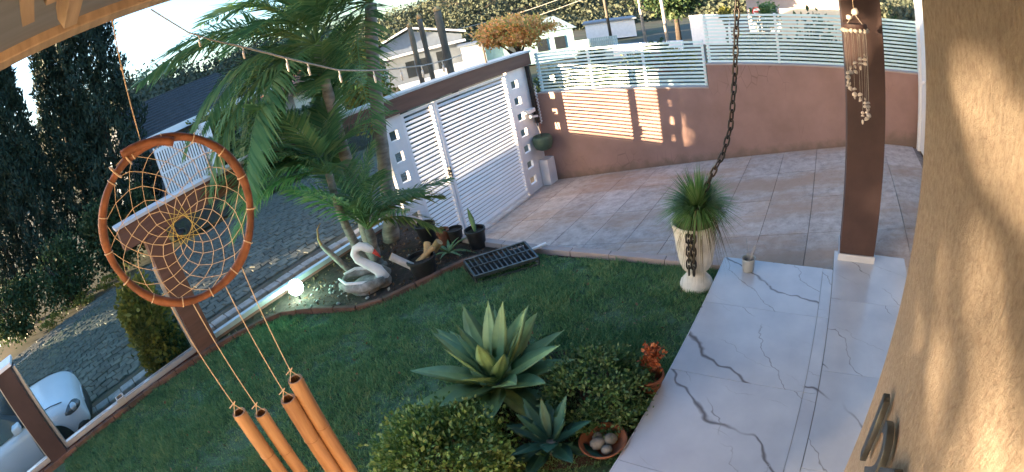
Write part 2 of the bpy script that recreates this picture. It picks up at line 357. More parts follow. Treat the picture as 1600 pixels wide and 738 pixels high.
def sidewall_mat():
    m, nt, bs, N, Lk = new_mat('sidewallpaint'); v = coords(N, Lk)
    c = ramp(N, Lk, noise_tex(N, Lk, v, 2.2, 6), [(.3, (.25, .155, .132)), (.7, (.33, .205, .178))])
    # hairline cracks and a grimy foot that follows the driveway
    vo = N.new('ShaderNodeTexVoronoi'); vo.feature = 'DISTANCE_TO_EDGE'; vo.inputs['Scale'].default_value = 4.5; Lk.new(coords(N, Lk, 'pos', (1, 1.3, .7)), vo.inputs['Vector'])
    ck = ramp(N, Lk, vo.outputs[0], [(0, (1, 1, 1)), (.03, (0, 0, 0))])
    mk = ramp(N, Lk, noise_tex(N, Lk, v, .9, 2), [(.5, (0, 0, 0)), (.6, (.5, .5, .5))])
    c = mixc(N, Lk, mixc(N, Lk, 1.0, ck, mk, 'MULTIPLY'), c, (.08, .045, .04))
    sx = N.new('ShaderNodeSeparateXYZ'); Lk.new(v, sx.inputs[0])
    ma = N.new('ShaderNodeMath'); ma.operation = 'MULTIPLY_ADD'; ma.inputs[1].default_value = .164; Lk.new(sx.outputs[1], ma.inputs[0]); Lk.new(sx.outputs[2], ma.inputs[2])
    nz = noise_tex(N, Lk, v, 6, 4); sb = N.new('ShaderNodeMath'); sb.operation = 'MULTIPLY_ADD'; sb.inputs[1].default_value = -.35; Lk.new(nz, sb.inputs[0]); Lk.new(ma.outputs[0], sb.inputs[2])
    ft = ramp(N, Lk, sb.outputs[0], [(0, (.8, .8, .8)), (.02, (0, 0, 0))])
    mr = N.new('ShaderNodeMapRange'); mr.inputs[1].default_value = -.32; mr.inputs[2].default_value = -.16; mr.inputs[3].default_value = .75; mr.inputs[4].default_value = 0
    Lk.new(sb.outputs[0], mr.inputs[0]); c = mixc(N, Lk, mr.outputs[0], c, (.15, .11, .08))
    Lk.new(c, bs.inputs['Base Color']); bs.inputs['Roughness'].default_value = .85; bump(N, Lk, bs, noise_tex(N, Lk, v, 60, 5), .2, .004); return m
T['sidewall'] = sidewall_mat()
# ================================================================ the setting
rng = np.random.default_rng(7); rnd = random.Random(11)
GZ = -1.05                                                     # street level; the garden and porch lie a metre higher
def zd(y): return -.16 - .164 * y if y > -1.03 else .009       # the driveway climbs from the gate to the house
g = MB().add([(-3000, -3000, -1.16), (3000, -3000, -1.16), (3000, 3000, -1.16), (-3000, 3000, -1.16)], [(0, 1, 2, 3)])
tag(g.build('ground', T['terrain']), kind='structure')
# street of irregular stones
st = struct(MB().box((-40, 8.95, -1.14), (60, 15.4, -1.085)).build('street', T['mortar']))
def stone_mesh(poly, zt):
    cx = sum(p[0] for p in poly) / 6; cy = sum(p[1] for p in poly) / 6; vs = []
    for k, z in ((.95, -1.10), (.93, zt - .012), (.82, zt)):
        vs += [(cx + (p[0] - cx) * k, cy + (p[1] - cy) * k, z) for p in poly]
    fs = [tuple(range(12, 18))]
    for a in (0, 6): fs += [(a + i, a + (i + 1) % 6, a + 6 + (i + 1) % 6, a + 6 + i) for i in range(6)]
    return vs, fs
W_, H_ = .27, .19; stones = []
jit = {}
def node(k, j):
    if (k, j) not in jit: jit[(k, j)] = (k * W_ / 2 + rnd.uniform(-.05, .05), 9.0 + j * H_ + rnd.uniform(-.045, .045))
    return jit[(k, j)]
for j in range(33):
    for i in range(-30, 40):
        k = 2 * i + j % 2
        poly = [node(k, j), node(k + 1, j), node(k + 2, j), node(k + 2, j + 1), node(k + 1, j + 1), node(k, j + 1)]
        cx, cy = sum(p[0] for p in poly) / 6, sum(p[1] for p in poly) / 6; az = math.degrees(math.atan2(cy, cx))
        seen = 62 < az < 104 and not 77 < az < 83
        stones.append((math.hypot(cx, cy) + (0 if seen else 50), cx, cy, poly))
stones.sort(key=lambda s: s[0]); rest = MB()
for n, (d, cx, cy, poly) in enumerate(stones):
    vs, fs = stone_mesh(poly, -1.05 + rnd.uniform(-.014, .012))
    if n < 300: MB().add(vs, fs).build('paving_stone', T['cobble'], st, at=(cx, cy, -1.1))
    else: rest.add(vs, fs)
tag(rest.build('paving_stones_beyond', T['cobble'], st), kind='stuff')
sw = struct(MB().box((-40, 5.95, -1.15), (60, 8.3, -1.075)).build('sidewalk', T['dirt']))
kb = struct(MB().box((-40, 8.3, -1.15), (60, 8.95, -1.08)).build('kerb', T['dirt']))
kme = MB().box((-.15, -.11, -.06), (.15, .11, .06)).mesh('kerb_block', T['concrete'])
for i in range(52):
    o = link('kerb_block', kme, kb, (-6.4 + i * .315, 8.45 + rnd.uniform(-.012, .012), -1.045 + rnd.uniform(-.01, .01)), (0, 0, rnd.uniform(-.04, .04)))
    o.modifiers.new('bevel', 'BEVEL').width = .012
# driveway: sloping bed with big stone tiles
dr = MB()
ys = [-1.75, -1.03, 6.0]
dr.add([(4.0, -1.75, -.015), (8.5, -1.75, -.015), (8.5, -1.03, -.015), (4.0, -1.03, -.015), (8.5, 6.0, zd(6.0) - .015), (4.0, 6.0, zd(6.0) - .015),
        (4.0, 6.0, -1.3), (8.5, 6.0, -1.3), (8.5, -1.75, -1.3), (4.0, -1.75, -1.3)],
       [(0, 1, 2, 3), (3, 2, 4, 5), (5, 4, 7, 6), (0, 3, 5, 6, 9), (1, 8, 7, 4, 2)])
dr = struct(dr.build('driveway', T['grout']))
TL, TW = 1.055, .605; sl = math.atan(.164)
tm = MB().box((-TL/2 + .004, -TW/2/math.cos(sl) + .004, -.012), (TL/2 - .004, TW/2/math.cos(sl) - .004, .004)).mesh('driveway_tile', T['drivetile'])
tf = MB().box((-TL/2 + .004, -TW/2 + .004, -.012), (TL/2 - .004, TW/2 - .004, .004)).mesh('driveway_tile_level', T['drivetile'])
for j in range(13):
    yc = -1.03 - TW / 2 + j * TW
    for i in range(4):
        o = link('driveway_tile', tf if j == 0 else tm, dr, (4.28 + TL * (i + .5), yc, (zd(yc) if j else .004) + rnd.uniform(-.0015, .0015)), (0 if j == 0 else -sl, 0, 0))
# raised garden
EDGE_R = [(4.25, .97), (4.19, 2.2), (4.12, 3.1), (4.12, 4.0), (4.2, 4.7), (4.42, 5.3), (4.52, 5.66)]
garden = [(-8, .97)] + EDGE_R + [(4.52, 5.8), (-8, 5.8)]
struct(MB().prism(garden, -1.2, -.10).build('garden_bed', T['soil']))
CURB = [(-3.4, 5.62), (-1.66, 5.63), (-.66, 5.64), (.1, 5.66), (.9, 5.57), (1.55, 5.43), (1.88, 5.28), (2.12, 4.89), (2.37, 4.33), (2.61, 4.13), (2.98, 3.98), (3.3, 3.87), (3.62, 3.72), (3.9, 3.42), (3.99, 3.0), (4.06, 2.2), (4.13, 1.38), (4.15, .98)]
lawn = struct(MB().prism([(-8, .98)] + [(-8, 5.6)] + CURB, -.13, -.088).build('lawn', T['lawnbase'], recalc=True))
def in_poly(px, py, poly):
    c = np.zeros(len(px), bool); n = len(poly)
    for i in range(n):
        x0, y0 = poly[i]; x1, y1 = poly[i - 1]
        t = ((y0 > py) != (y1 > py)) & (px < (x1 - x0) * (py - y0) / (y1 - y0 + 1e-12) + x0); c ^= t
    return c
LP = [(-8, .98), (-8, 5.6)] + CURB
n = 360000; px = rng.uniform(-1.6, 4.2, n); py = rng.uniform(.98, 5.7, n); k = in_poly(px, py, LP); px, py = px[k], py[k]
bare = np.array([noise.noise(Vector((x * 1.7, y * 1.7, 0))) + .7 * noise.noise(Vector((x * 9, y * 9, 3))) for x, y in zip(px, py)])
keep = rng.random(len(px)) < np.clip(.85 + bare * .9, .25, 1); px, py, bare = px[keep], py[keep], bare[keep]; n = len(px)
a = rng.uniform(0, 2 * PI, n); hgt = rng.uniform(.015, .052, n) * np.clip(1 + .75 * bare, .35, 2); lean = rng.uniform(.1, 1.1, n) * hgt; w = rng.uniform(.003, .007, n)
b0 = np.stack([px, py, np.full(n, -.09)], 1); wx = np.stack([np.cos(a) * w, np.sin(a) * w, 0 * a], 1)
la = rng.uniform(0, 2 * PI, n); tip = b0 + np.stack([np.cos(la) * lean, np.sin(la) * lean, hgt], 1)
V = np.stack([b0 - wx, b0 + wx, tip], 1).reshape(-1, 3)
tag(link('lawn_grass', np_mesh('lawn_grass', V, np.arange(3 * n).reshape(n, 3), T['grass'])), 'short blue green turf covering the front garden', 'grass', kind='stuff')
# brown edging between the lawn and the bed, in short curved lengths
ed = thing('bed_edging', (2.0, 4.9, -.09), 'low brown edging curving between the lawn and the planting bed', 'edging')
pts = []
for i in range(14):
    p0, p1 = Vector(CURB[i]), Vector(CURB[i + 1]) if i + 1 < len(CURB) else Vector(CURB[i])
    m = max(1, round((p1 - p0).length / .3))
    for q in range(m): pts.append(p0.lerp(p1, q / m))
for p, q in zip(pts, pts[1:]):
    d = (q - p).normalized() * .004
    MB().bar((p.x + d.x, p.y + d.y, -.06 + rnd.uniform(-.006, .006)), (q.x - d.x, q.y - d.y, -.06 + rnd.uniform(-.006, .006)), .055, .09).build('edging_length', T['edging'], ed, bevel=.008)
# concrete kerb along the driveway side of the garden
dk = thing('driveway_kerb', (4.15, 3, -.09), 'narrow reddish kerb strip between the lawn and the driveway', 'kerb')
for p, q in zip(EDGE_R, EDGE_R[1:]):
    p, q = Vector(p), Vector(q); m = max(1, round((q - p).length / .5))
    for j in range(m):
        a_, b_ = p.lerp(q, j / m), p.lerp(q, (j + 1) / m); d = (b_ - a_).normalized() * .003
        MB().bar((a_.x + d.x - .035, a_.y + d.y, -.07), (b_.x - d.x - .035, b_.y - d.y, -.07), .10, .07).build('kerb_length', T['pinkwall'], dk, bevel=.006)
# porch
po = MB().box((-5, -1.75, -.25), (4.24, .94, -.014)).box((4.24, -1.75, -.6), (4.62, -.145, -.014)).build('porch', T['concrete']); struct(po)
def marble(x0, x1, y0, y1, name='marble_tile'):
    g_ = .0018
    o = MB().box((x0 + g_, y0 + g_, -.0135), (x1 - g_, y1 - g_, rnd.uniform(-.0006, .0004))).build(name, T['marble'], po, at=((x0 + x1) / 2, (y0 + y1) / 2, 0)); return o
xs = [4.27, 3.49, 2.6, 1.7, .8, -.1, -1.0, -1.9, -2.8]
for a_, b_ in zip(xs, xs[1:]): marble(b_, a_, -.04, .975)
for a_, b_ in zip(xs, xs[1:]): marble(b_, a_, -.145, -.04, 'marble_border')
xs = [4.65, 3.78, 2.85, 1.95, 1.05]
for a_, b_ in zip(xs, xs[1:]):
    for y0, y1 in ((-1.0, -.147), (-1.72, -1.0)): marble(b_, a_, y0, y1)
MB().box((-2.8, .975, -.13), (4.27, .984, -.002)).build('porch_riser', T['marble'], po)
MB().box((4.27, -.04, -.5), (4.278, .98, -.002)).build('porch_riser', T['marble'], po)

# ---------------------------------------------------------------- house: stuccoed wall beside the camera, eave, pillar, garage door
sw_ = thing('stucco_wall', (.3, -.6, 0), 'rough cream stucco wall at the right with dappled evening light', 'wall')
MB().box((-5, -1.4, 0), (.925, -.2, 4.2)).build('wall_block', T['stucco'], sw_, bevel=.012)
hn = thing('house_number', (.6, -.2, 1.76), 'dark metal house number mounted on the stucco wall', 'number')
def glyph(ch, x, z, size):
    cu = bpy.data.curves.new('digit', 'FONT'); cu.body = ch; cu.size = size; cu.extrude = .006; cu.bevel_depth = .0015; cu.align_x = 'CENTER'
    tmp = bpy.data.objects.new('tmp', cu); COL.objects.link(tmp); dg = bpy.context.evaluated_depsgraph_get()
    me = bpy.data.meshes.new_from_object(tmp.evaluated_get(dg)); bpy.data.objects.remove(tmp); me.materials.clear(); me.materials.append(T['darksteel'])
    link('digit', me, hn, (x - .6, .018, z - 1.76), (R(90), 0, R(180)))
for ch, x, z, s_ in (('1', .70, 1.675, .24), ('2', .575, 1.735, .21), ('4', .475, 1.805, .20)): glyph(ch, x, z, s_)
ev = thing('roof_eave', (.5, 1.0, 2.85), 'timber roof eave with grey soffit and brown fascia overhead', 'eave')
MB().box((-5, -.2, 2.872), (6.2, 1.355, 2.9)).build('soffit', T['soffit'], ev)
MB().box((-5, 1.357, 2.845), (6.2, 1.437, 3.02)).build('fascia_board', T['woodlight'], ev, bevel=.004)
MB().add([(-5, 1.6, 2.95), (6.2, 1.6, 2.95), (6.2, -1.5, 3.9), (-5, -1.5, 3.9), (-5, 1.6, 3.02), (6.2, 1.6, 3.02), (6.2, -1.5, 3.97), (-5, -1.5, 3.97)],
         [(3, 2, 1, 0), (4, 5, 6, 7), (0, 1, 5, 4), (1, 2, 6, 5), (2, 3, 7, 6), (3, 0, 4, 7)]).build('roof_sheet', T['terracotta'], ev)
for x, y1, w_ in ((.117, 1.19, .03), (.066, .99, .02), (.02, 1.05, .025), (-.55, 1.19, .03), (.75, 1.19, .03)):
    b_ = MB(); z0, z1 = 2.775, 2.871
    b_.add([(x-w_/2, .05, z0), (x+w_/2, .05, z0), (x+w_/2, .05, z1), (x-w_/2, .05, z1), (x-w_/2, y1-.14, z0), (x+w_/2, y1-.14, z0), (x+w_/2, y1+.0, z1-.03), (x-w_/2, y1+.0, z1-.03), (x+w_/2, y1, z1), (x-w_/2, y1, z1)],
           [(0, 1, 5, 4), (4, 5, 6, 7), (7, 6, 8, 9), (3, 9, 8, 2), (0, 3, 2, 1), (0, 4, 7, 9, 3), (1, 2, 8, 6, 5)])
    b_.build('rafter', T['woodlight'], ev)
pp = thing('porch_pillar', (4.66, -.39, 0), 'tall dark brown square porch pillar on a marble foot', 'pillar')
MB().box((4.475, -.575, .07), (4.84, -.20, 3.6)).build('shaft', T['darkbrown'], pp, bevel=.006)
MB().box((4.463, -.587, .0), (4.852, -.188, .07)).build('marble_foot', T['marble'], pp)
gd = thing('garage_door', (7.4, -1.75, 0), 'white panelled door at the far end of the driveway beside the stucco wall', 'door')
MB().box((6.0, -1.80, 0.02), (8.32, -1.755, 2.5)).build('door_panel', T['whitemetal'], gd)
for i in range(14): MB().box((6.02 + i * .165, -1.754, .06), (6.02 + i * .165 + .145, -1.74, 2.4)).build('door_slat', T['whitemetal'], gd)
MB().box((8.325, -1.85, 0), (8.44, -1.70, 2.7)).box((5.9, -1.85, 2.5), (8.325, -1.70, 2.7)).build('door_frame', T['whitemetal'], gd)
MB().ball((7.95, -1.70, 1.2), .035).tube([(7.95, -1.75, 1.2), (7.95, -1.70, 1.2)], .015).build('door_knob', T['whitemetal'], gd, smooth=True)
bw = thing('recess_wall', (4, -1.9, 0), 'plain cream house wall behind the white garage door', 'wall')
MB().box((.92, -2.1, -.2), (8.5, -1.85, 3.6)).build('wall_block', T['creamwall'], bw)

T['flashing'] = M('flashing', (.46, .47, .49), .5, .15, 6)
# ---------------------------------------------------------------- front: portico beam on columns, glass screens, gate
fp = thing('front_portico', (2, 5.74, -.1), 'long brown beam on columns over the street front and the gate', 'portico')
MB().box((.50, 5.63, 1.45), (8.50, 5.86, 1.70)).build('beam', T['beam'], fp, bevel=.006)
MB().box((.48, 5.60, 1.701), (8.52, 5.89, 1.735)).build('white_flashing', T['flashing'], fp)
for x in (.77,):
    c_ = MB().box((x, 5.62, -.1), (x + .28, 5.87, 1.449)).build('column', T['beam'], fp, bevel=.006)
    MB().box((x - .012, 5.61, -.1), (x + .292, 5.88, -.02)).build('column_foot', T['edging'], c_)
lc = thing('left_column', (-1.62, 5.74, -.1), 'short brown column at the lower left corner beside the car', 'column')
MB().box((-1.76, 5.62, -.1), (-1.48, 5.87, 1.15)).build('shaft', T['darkbrown'], lc, bevel=.006)
MB().box((-1.772, 5.61, -.1), (-1.468, 5.88, -.02)).build('column_foot', T['edging'], lc)
MB().box((-1.79, 5.60, 1.151), (-1.45, 5.89, 1.19)).build('cap', T['whitepaint'], lc)
def holed(x0, x1, hx0, hx1, name='gate_pillar'):
    b_ = MB(); b_.box((x0, 5.715, -1.2), (hx0, 5.775, 1.448)); b_.box((hx1, 5.715, -1.2), (x1, 5.775, 1.448))
    zs = [1.448]
    for zc in (1.15, .813, .49, .165, -.17, -.505, -.84): zs += [zc + .075, zc - .075]
    zs.append(-1.2)
    for t, u in zip(zs[0::2], zs[1::2]): b_.box((hx0, 5.715, u), (hx1, 5.775, t))
    return b_.build(name, T['whitepaint'], fp)
holed(4.52, 4.928, 4.63, 4.80); holed(7.702, 8.47, 7.80, 8.02)
MB().box((8.20, 5.50, -1.15), (8.48, 5.70, -.52)).build('pillar_footing', T['whitepaint'], fp)
rw = thing('front_retaining_wall', (0, 5.88, -1), 'low brown wall holding the garden above the street', 'wall')
MB().box((-8, 5.80, -1.2), (4.52, 5.94, -.03)).build('wall_block', T['redpaint'], rw)
def screen(x0, x1, label, h=1.10):
    s_ = thing('glass_screen', ((x0 + x1) / 2, 5.75, -.03), label, 'glass screen', 'glass screens along the street front')
    MB().box((x0, 5.72, -.03), (x1, 5.79, .03)).build('bottom_rail', T['alum'], s_)
    for x in (x0, x1 - .04): MB().box((x, 5.722, .031), (x + .04, 5.788, h)).build('side_rail', T['alum'], s_)
    m = max(1, round((x1 - x0) / 1.2)); w_ = (x1 - x0 - .08) / m
    for i in range(m): MB().box((x0 + .04 + i * w_ + .003, 5.75, .031), (x0 + .04 + (i + 1) * w_ - .003, 5.758, h - .01)).build('pane', T['glass'], s_)
screen(-1.479, .769, 'clear glass screen in aluminium rails between the two brown columns')
lr = thing('low_rail', (2.8, 5.75, -.03), 'low aluminium rail along the bed right of the brown column', 'rail')
MB().box((1.051, 5.72, -.03), (4.519, 5.79, .03)).build('rail_length', T['alum'], lr)
screen(-5, -1.761, 'clear glass screen at the lower left corner beside the car')
SL = MB().box((-.5, -.029, -.005), (.5, .029, .005)).mesh('slat', T['whitemetal'])
def leaf(x0, x1, label, posts):
    g_ = thing('gate_leaf', ((x0 + x1) / 2, 5.75, -1.03), label, 'gate', 'leaves of the street gate')
    for a_, b_ in posts: MB().box((a_, 5.715, -1.03), (b_, 5.775, 1.40)).build('upright', T['whitemetal'], g_)
    MB().box((x0 + .05, 5.72, 1.36), (x1 - .05, 5.77, 1.40)).build('top_rail', T['whitemetal'], g_)
    MB().box((x0 + .05, 5.72, -1.03), (x1 - .05, 5.77, -.985)).build('bottom_rail', T['whitemetal'], g_)
    for i in range(33):
        z = -.955 + i * .0705
        link('slat', SL, g_, (0, -.005, z + 1.03), (R(27), 0, 0), (x1 - x0 - .10, 1, 1))
    return g_
gl = leaf(4.93, 5.66, 'narrow walk-through leaf of the white slatted gate beside the palms', ((4.93, 4.98), (5.61, 5.66)))
MB().box((5.625, 5.66, .13), (5.65, 5.714, .30)).bar((5.63, 5.66, .22), (5.55, 5.66, .22), .02, .02).build('lock', T['blackplastic'], gl)
leaf(5.68, 7.70, 'wide slatted white leaf of the gate across the driveway', ((5.68, 5.74), (7.64, 7.70)))

# ---------------------------------------------------------------- side wall with louvred fences
sd = thing('side_wall', (8.57, 2, -1), 'tall terracotta painted boundary wall with hairline cracks beside the driveway', 'wall')
MB().add([], []).box((8.5, 2.10, -1.4), (8.66, 5.95, .808)).box((8.5, -1.9, -1.4), (8.66, 2.10, 1.22)).build('wall_block', T['sidewall'], sd)
MB().box((8.49, 2.10, .809), (8.67, 5.62, .835)).box((8.49, -1.9, 1.221), (8.67, 2.11, 1.247)).build('coping', T['pinkwall'], sd)
SF = MB().box((-.008, -.5, -.018), (.008, .5, .018)).mesh('fence_slat', T['cyanmetal'])
def louvre(y0, y1, z0, z1, n, label, posts):
    f_ = thing('slat_fence', (8.58, (y0 + y1) / 2, z0), label, 'fence', 'louvred fences on the side wall')
    for y in posts: MB().box((8.585, y - .022, z0), (8.625, y + .022, z1)).build('post', T['whitemetal'], f_)
    p_ = (z1 - z0) / n
    for i in range(n): link('slat', SF, f_, (-.012, 0, (i + .5) * p_), (0, R(8), 0), (1, y1 - y0, 1))
louvre(2.13, 5.58, .84, 1.66, 12, 'lower louvred white fence on the side wall beside the gate', (2.16, 3.3, 4.4, 5.55))
louvre(-1.78, 2.08, 1.25, 2.10, 14, 'higher louvred white fence on the side wall behind the chain', (2.05, .8, -.5, -1.75))
# ================================================================ things hanging near the camera
# dream catcher with four bamboo tubes, hung from the eave
AZ = R(77.9); DU = Vector((math.sin(AZ), -math.cos(AZ), 0)); DN = Vector((math.cos(AZ), math.sin(AZ), 0)); DO = DN * 1.46
def dp(u, v, w=0): return DO + DU * u + Vector((0, 0, v)) + DN * w
dc = thing('dream_catcher', dp(0, 2.0), 'round brown dream catcher with a string web and four hanging bamboo tubes', 'dream catcher')
HC, HR = (.003, 2.235), .235
ring = [dp(HC[0] + HR * math.cos(t) * (1 + .012 * math.sin(3 * t)), HC[1] + HR * math.sin(t)) for t in [2 * PI * i / 64 for i in range(64)]]
rad = [.0125 + .0018 * math.sin(5 * 2 * PI * i / 64) + .001 * rnd.random() for i in range(64)]
MB().tube(ring, rad, 10, closed=True).build('hoop', T['hoop'], dc, smooth=True)
# the lapped end of the bent rod at the top left
lap = [dp(HC[0] + (HR - .014 + .052 * (t - 1.25)) * math.cos(t), HC[1] + (HR - .014 + .052 * (t - 1.25)) * math.sin(t), -.014) for t in [1.25 + .062 * i for i in range(12)]]
MB().tube(lap, [.013] * 12, 10).build('hoop_end', T['hoop'], dc, smooth=True)
web = MB(); NA = 15
layers = []
for k in range(8):
    r_ = (HR - .006) * (1 - k * .108); a0 = .15 + k * PI / NA
    layers.append([(HC[0] + .012 * k / 7 + r_ * math.cos(a0 + 2 * PI * i / NA + .05 * math.sin(i * 2.3 + k)), HC[1] - .020 * k / 7 + (r_ * (1 + .03 * math.sin(i * 1.7 + k))) * math.sin(a0 + 2 * PI * i / NA + .05 * math.sin(i * 2.3 + k))) for i in range(NA)])
for k in range(7):
    for i in range(NA):
        for j in (i, (i - 1) % NA):
            a_, b_ = layers[k][i], layers[k + 1][j]; web.tube([dp(*a_), dp(*b_)], .0011, 5, cap=False)
for i in range(NA): web.ball(dp(*layers[0][i]), .004, 6, 4)
web.build('string_web', T['twine'], dc)
yw = MB()
inner = layers[7]
for i in range(NA):
    yw.tube([dp(*inner[i]), dp(*inner[(i + 5) % NA])], .0009, 5, cap=False)
yw.build('centre_string', T['yellowtwine'], dc)
for i in range(NA):
    t = .15 + 2 * PI * i / NA
    MB().tube([dp(HC[0] + (HR + .0145 * math.cos(s)) * math.cos(t), HC[1] + (HR + .0145 * math.cos(s)) * math.sin(t), .0145 * math.sin(s)) for s in [2 * PI * q / 10 for q in range(10)]], .002, 5, closed=True).build('binding', T['twine'], dc)
for s0 in (1.9, 2.12):
    MB().tube([dp(HC[0] + (HR + .005 + .024 * math.cos(s)) * math.cos(s0), HC[1] + (HR + .005 + .024 * math.cos(s)) * math.sin(s0), .006 + .026 * math.sin(s)) for s in [2 * PI * q / 12 for q in range(12)]], .0028, 5, closed=True).build('binding', T['twine'], dc)
MB().tube([dp(-.115, 2.455, .01), dp(-.02, 2.49, 0), dp(-.019, 2.55), dp(-.018, 2.846)], .0021, 6).ball(dp(-.0182, 2.70), .006, 8, 6).build('hanging_cord', T['twine'], dc)
tubes = [((-.124, 2.040), (-.102, 1.600), .026, .46), ((-.056, 2.01), (-.036, 1.555), .025, .42), ((.063, 1.995), (.074, 1.548), .029, .44), ((.135, 2.04), (.131, 1.600), .028, .50)]
for (au, av), (tu, tv), r_, ln in tubes:
    top = dp(tu, tv); a_ = dp(au, av)
    MB().tube([a_, top + Vector((0, 0, .03))], .0017, 6).tube([top + Vector((0, 0, .035)), top + DU * r_ * 1.02 + Vector((0, 0, -.02))], .0016, 5).tube([top + Vector((0, 0, .035)), top - DU * r_ * 1.02 + Vector((0, 0, -.02))], .0016, 5).tube([top + Vector((0, 0, .034)), top + DU * .01 + Vector((0, 0, .042)), top + DU * -.02 + Vector((0, 0, .03))], .002, 5).build('tube_cord', T['twine'], dc)
    prof = []
    zz = [0, -.004, -ln * .42, -ln * .43 , -ln * .437, -ln * .445, -ln * .455, -ln * .98, -ln]
    rr = [r_ * .97, r_, r_ * .99, r_ * 1.06, r_ * .98, r_ * 1.07, r_, r_ * 1.02, r_ * .99]
    outer = list(zip(rr, zz))
    innr = [(r_ * .76, -ln), (r_ * .76, 0), (r_ * .97, 0)]
    sh = MB().lathe(outer + innr, (top.x, top.y, top.z), 20, False, False); tb = sh.build('bamboo_tube', T['bamboo'], dc, smooth='angle')
    MB().lathe([(r_ * .75, -.05), (.001, -.05)], (top.x, top.y, top.z), 16, False, False).lathe([(r_ * .755, -.003), (r_ * .755, -.052)], (top.x, top.y, top.z), 16, False, False).build('tube_hollow', T['bambooin'], tb)
# festoon cord with little hanging lamps from the eave to the gate
path = [(.415, 1.437, 2.838), (.484, 1.481, 2.79), (.548, 1.521, 2.746), (.648, 1.584, 2.705), (.797, 1.679, 2.659), (1.029, 1.825, 2.583), (1.241, 1.959, 2.518), (1.505, 2.126, 2.442), (1.834, 2.334, 2.385), (2.173, 2.548, 2.335), (3.105, 3.138, 2.235), (4.104, 3.769, 2.165), (5.206, 4.466, 2.115), (6.671, 5.392, 2.065), (7.2, 5.72, 2.06)]
fc = thing('festoon_cord', (1.5, 2.1, 2.4), 'thin pale festoon cord with small hanging lamps strung across the garden', 'cord')
MB().tube(path, [.0022] * 4 + [.004] * 5 + [.0055] * 6, 6).build('cable', T['cord'], fc, smooth=True)
P_ = [Vector(p) for p in path]
for f_, ln in ((2.4, .03), (4.0, .035), (5.15, .045), (5.9, .045), (7.0, .05), (8.35, .06), (9.3, .07), (9.9, .08), (10.7, .09)):
    i = int(f_); p = P_[i].lerp(P_[i + 1], f_ - i); s_ = ln / .05
    MB().tube([p, p + Vector((.004, 0, -ln * .5))], .003 * s_, 6).lathe([(.001, -ln * 1.35), (.006 * s_, -ln * 1.25), (.0065 * s_, -ln * .7), (.004 * s_, -ln * .45)], tuple(p), 8).build('lamp', T['bulb'], fc, smooth=True)
MB().tube([(7.2, 5.72, 1.735), (7.2, 5.72, 2.09)], .02, 8).build('cord_post', T['postwood'], fc)
# iron chain from the eave into the urn
lk = MB().tube([((.021 + 0) * math.cos(t), 0, .036 * math.sin(t) + (.012 if math.sin(t) > 0 else -.012)) for t in [2 * PI * (i + .5) / 14 for i in range(14)]], .0082, 6, closed=True).mesh('chain_link', T['blackmetal'], True)
ch = thing('iron_chain', (3.85, 1.0, .6), 'rusty dark iron chain hanging from the eave down over the urn', 'chain')
def chain(pts, pitch=.074):
    pts = [Vector(p) for p in pts]; seg = []; d = 0
    for a_, b_ in zip(pts, pts[1:]): seg.append((d, a_, b_)); d += (b_ - a_).length
    n_ = int(d / pitch)
    for i in range(n_):
        s_ = (i + .5) * pitch
        for d0, a_, b_ in seg:
            L_ = (b_ - a_).length
            if d0 <= s_ <= d0 + L_: break
        t = (b_ - a_).normalized(); q = t.to_track_quat('Z', 'Y') @ Quaternion((0, 0, 1), R(90) * (i % 2) + R(25))
        o = link('chain_link', lk, ch, a_ + t * (s_ - d0) - Vector((3.85, 1.0, .6))); o.rotation_euler = q.to_euler()
chain([(3.85, .60, 2.872), (3.85, .632, 2.426), (3.85, .684, 2.129), (3.85, .729, 1.829), (3.85, .80, 1.416), (3.85, .874, 1.199), (3.85, .998, .982), (3.83, 1.09, .78)])
chain([(3.64, 1.16, .60), (3.635, 1.165, .12)], .062); chain([(3.635, 1.115, .60), (3.63, 1.118, .13)], .062)
# shell wind chime in front of the pillar
wc = thing('shell_chime', (3.95, -.28, 2.2), 'wind chime of pale sea shells hanging before the brown pillar', 'wind chime')
MB().tube([(3.95, -.28, 2.87), (3.95, -.28, 2.33)], .0018, 5).build('hanging_thread', T['twine'], wc)
MB().ball((3.95, -.29, 2.345), (.022, .03, .03), 8, 6, .2, rnd).ball((3.94, -.235, 2.30), (.018, .025, .02), 8, 6, .2, rnd).tube([(3.95, -.28, 2.33), (3.95, -.19, 2.225)], .0018, 5).tube([(3.95, -.28, 2.33), (3.95, -.36, 2.225)], .0018, 5).build('top_shell', T['shell'], wc, smooth=True)
MB().lathe([(.10, -.018), (.105, 0), (.10, .018)], (3.95, -.275, 2.235), 20).build('disc', T['darkbrown'], wc)
rim = MB()
for i in range(16):
    t = 2 * PI * i / 16; rim.ball((3.95 + .10 * math.cos(t), -.275 + .10 * math.sin(t), 2.205), (.016, .02, .018), 7, 5, .25, rnd)
rim.build('shell_rim', T['shell'], wc, smooth=True)
shm = MB().lathe([(.004, .02), (.016, .016), (.026, .004), (.029, -.006)], (0, 0, 0), 12, True, False).mesh('shell', T['shell'], True)
shm2 = MB().ball((0, 0, 0), (.014, .012, .024), 8, 6, .2, rnd).mesh('shell_long', T['shell'], True)
thr = MB(); nS = 14
for i in range(nS):
    t = -.9 + 2 * PI * i / nS * 1.15; cx, cy = 3.95 + .088 * math.cos(t), -.275 + .088 * math.sin(t)
    zb = 2.01 - .035 * i; thr.tube([(cx, cy, 2.21), (cx, cy, zb)], .0011, 4)
    for q in range(3):
        me = shm if (i + q) % 3 else shm2
        s_ = rnd.uniform(.5, .85)
        link('shell', me, wc, (cx - 3.95, cy + .28, zb - .045 * q * s_ - 2.2), (rnd.uniform(-.4, .4), rnd.uniform(-.4, .4), rnd.uniform(0, 6)), (s_, s_, s_))
thr.build('threads', T['cord'], wc)

# ================================================================ in the garden
def L(x, y): return (x, y, -.1)
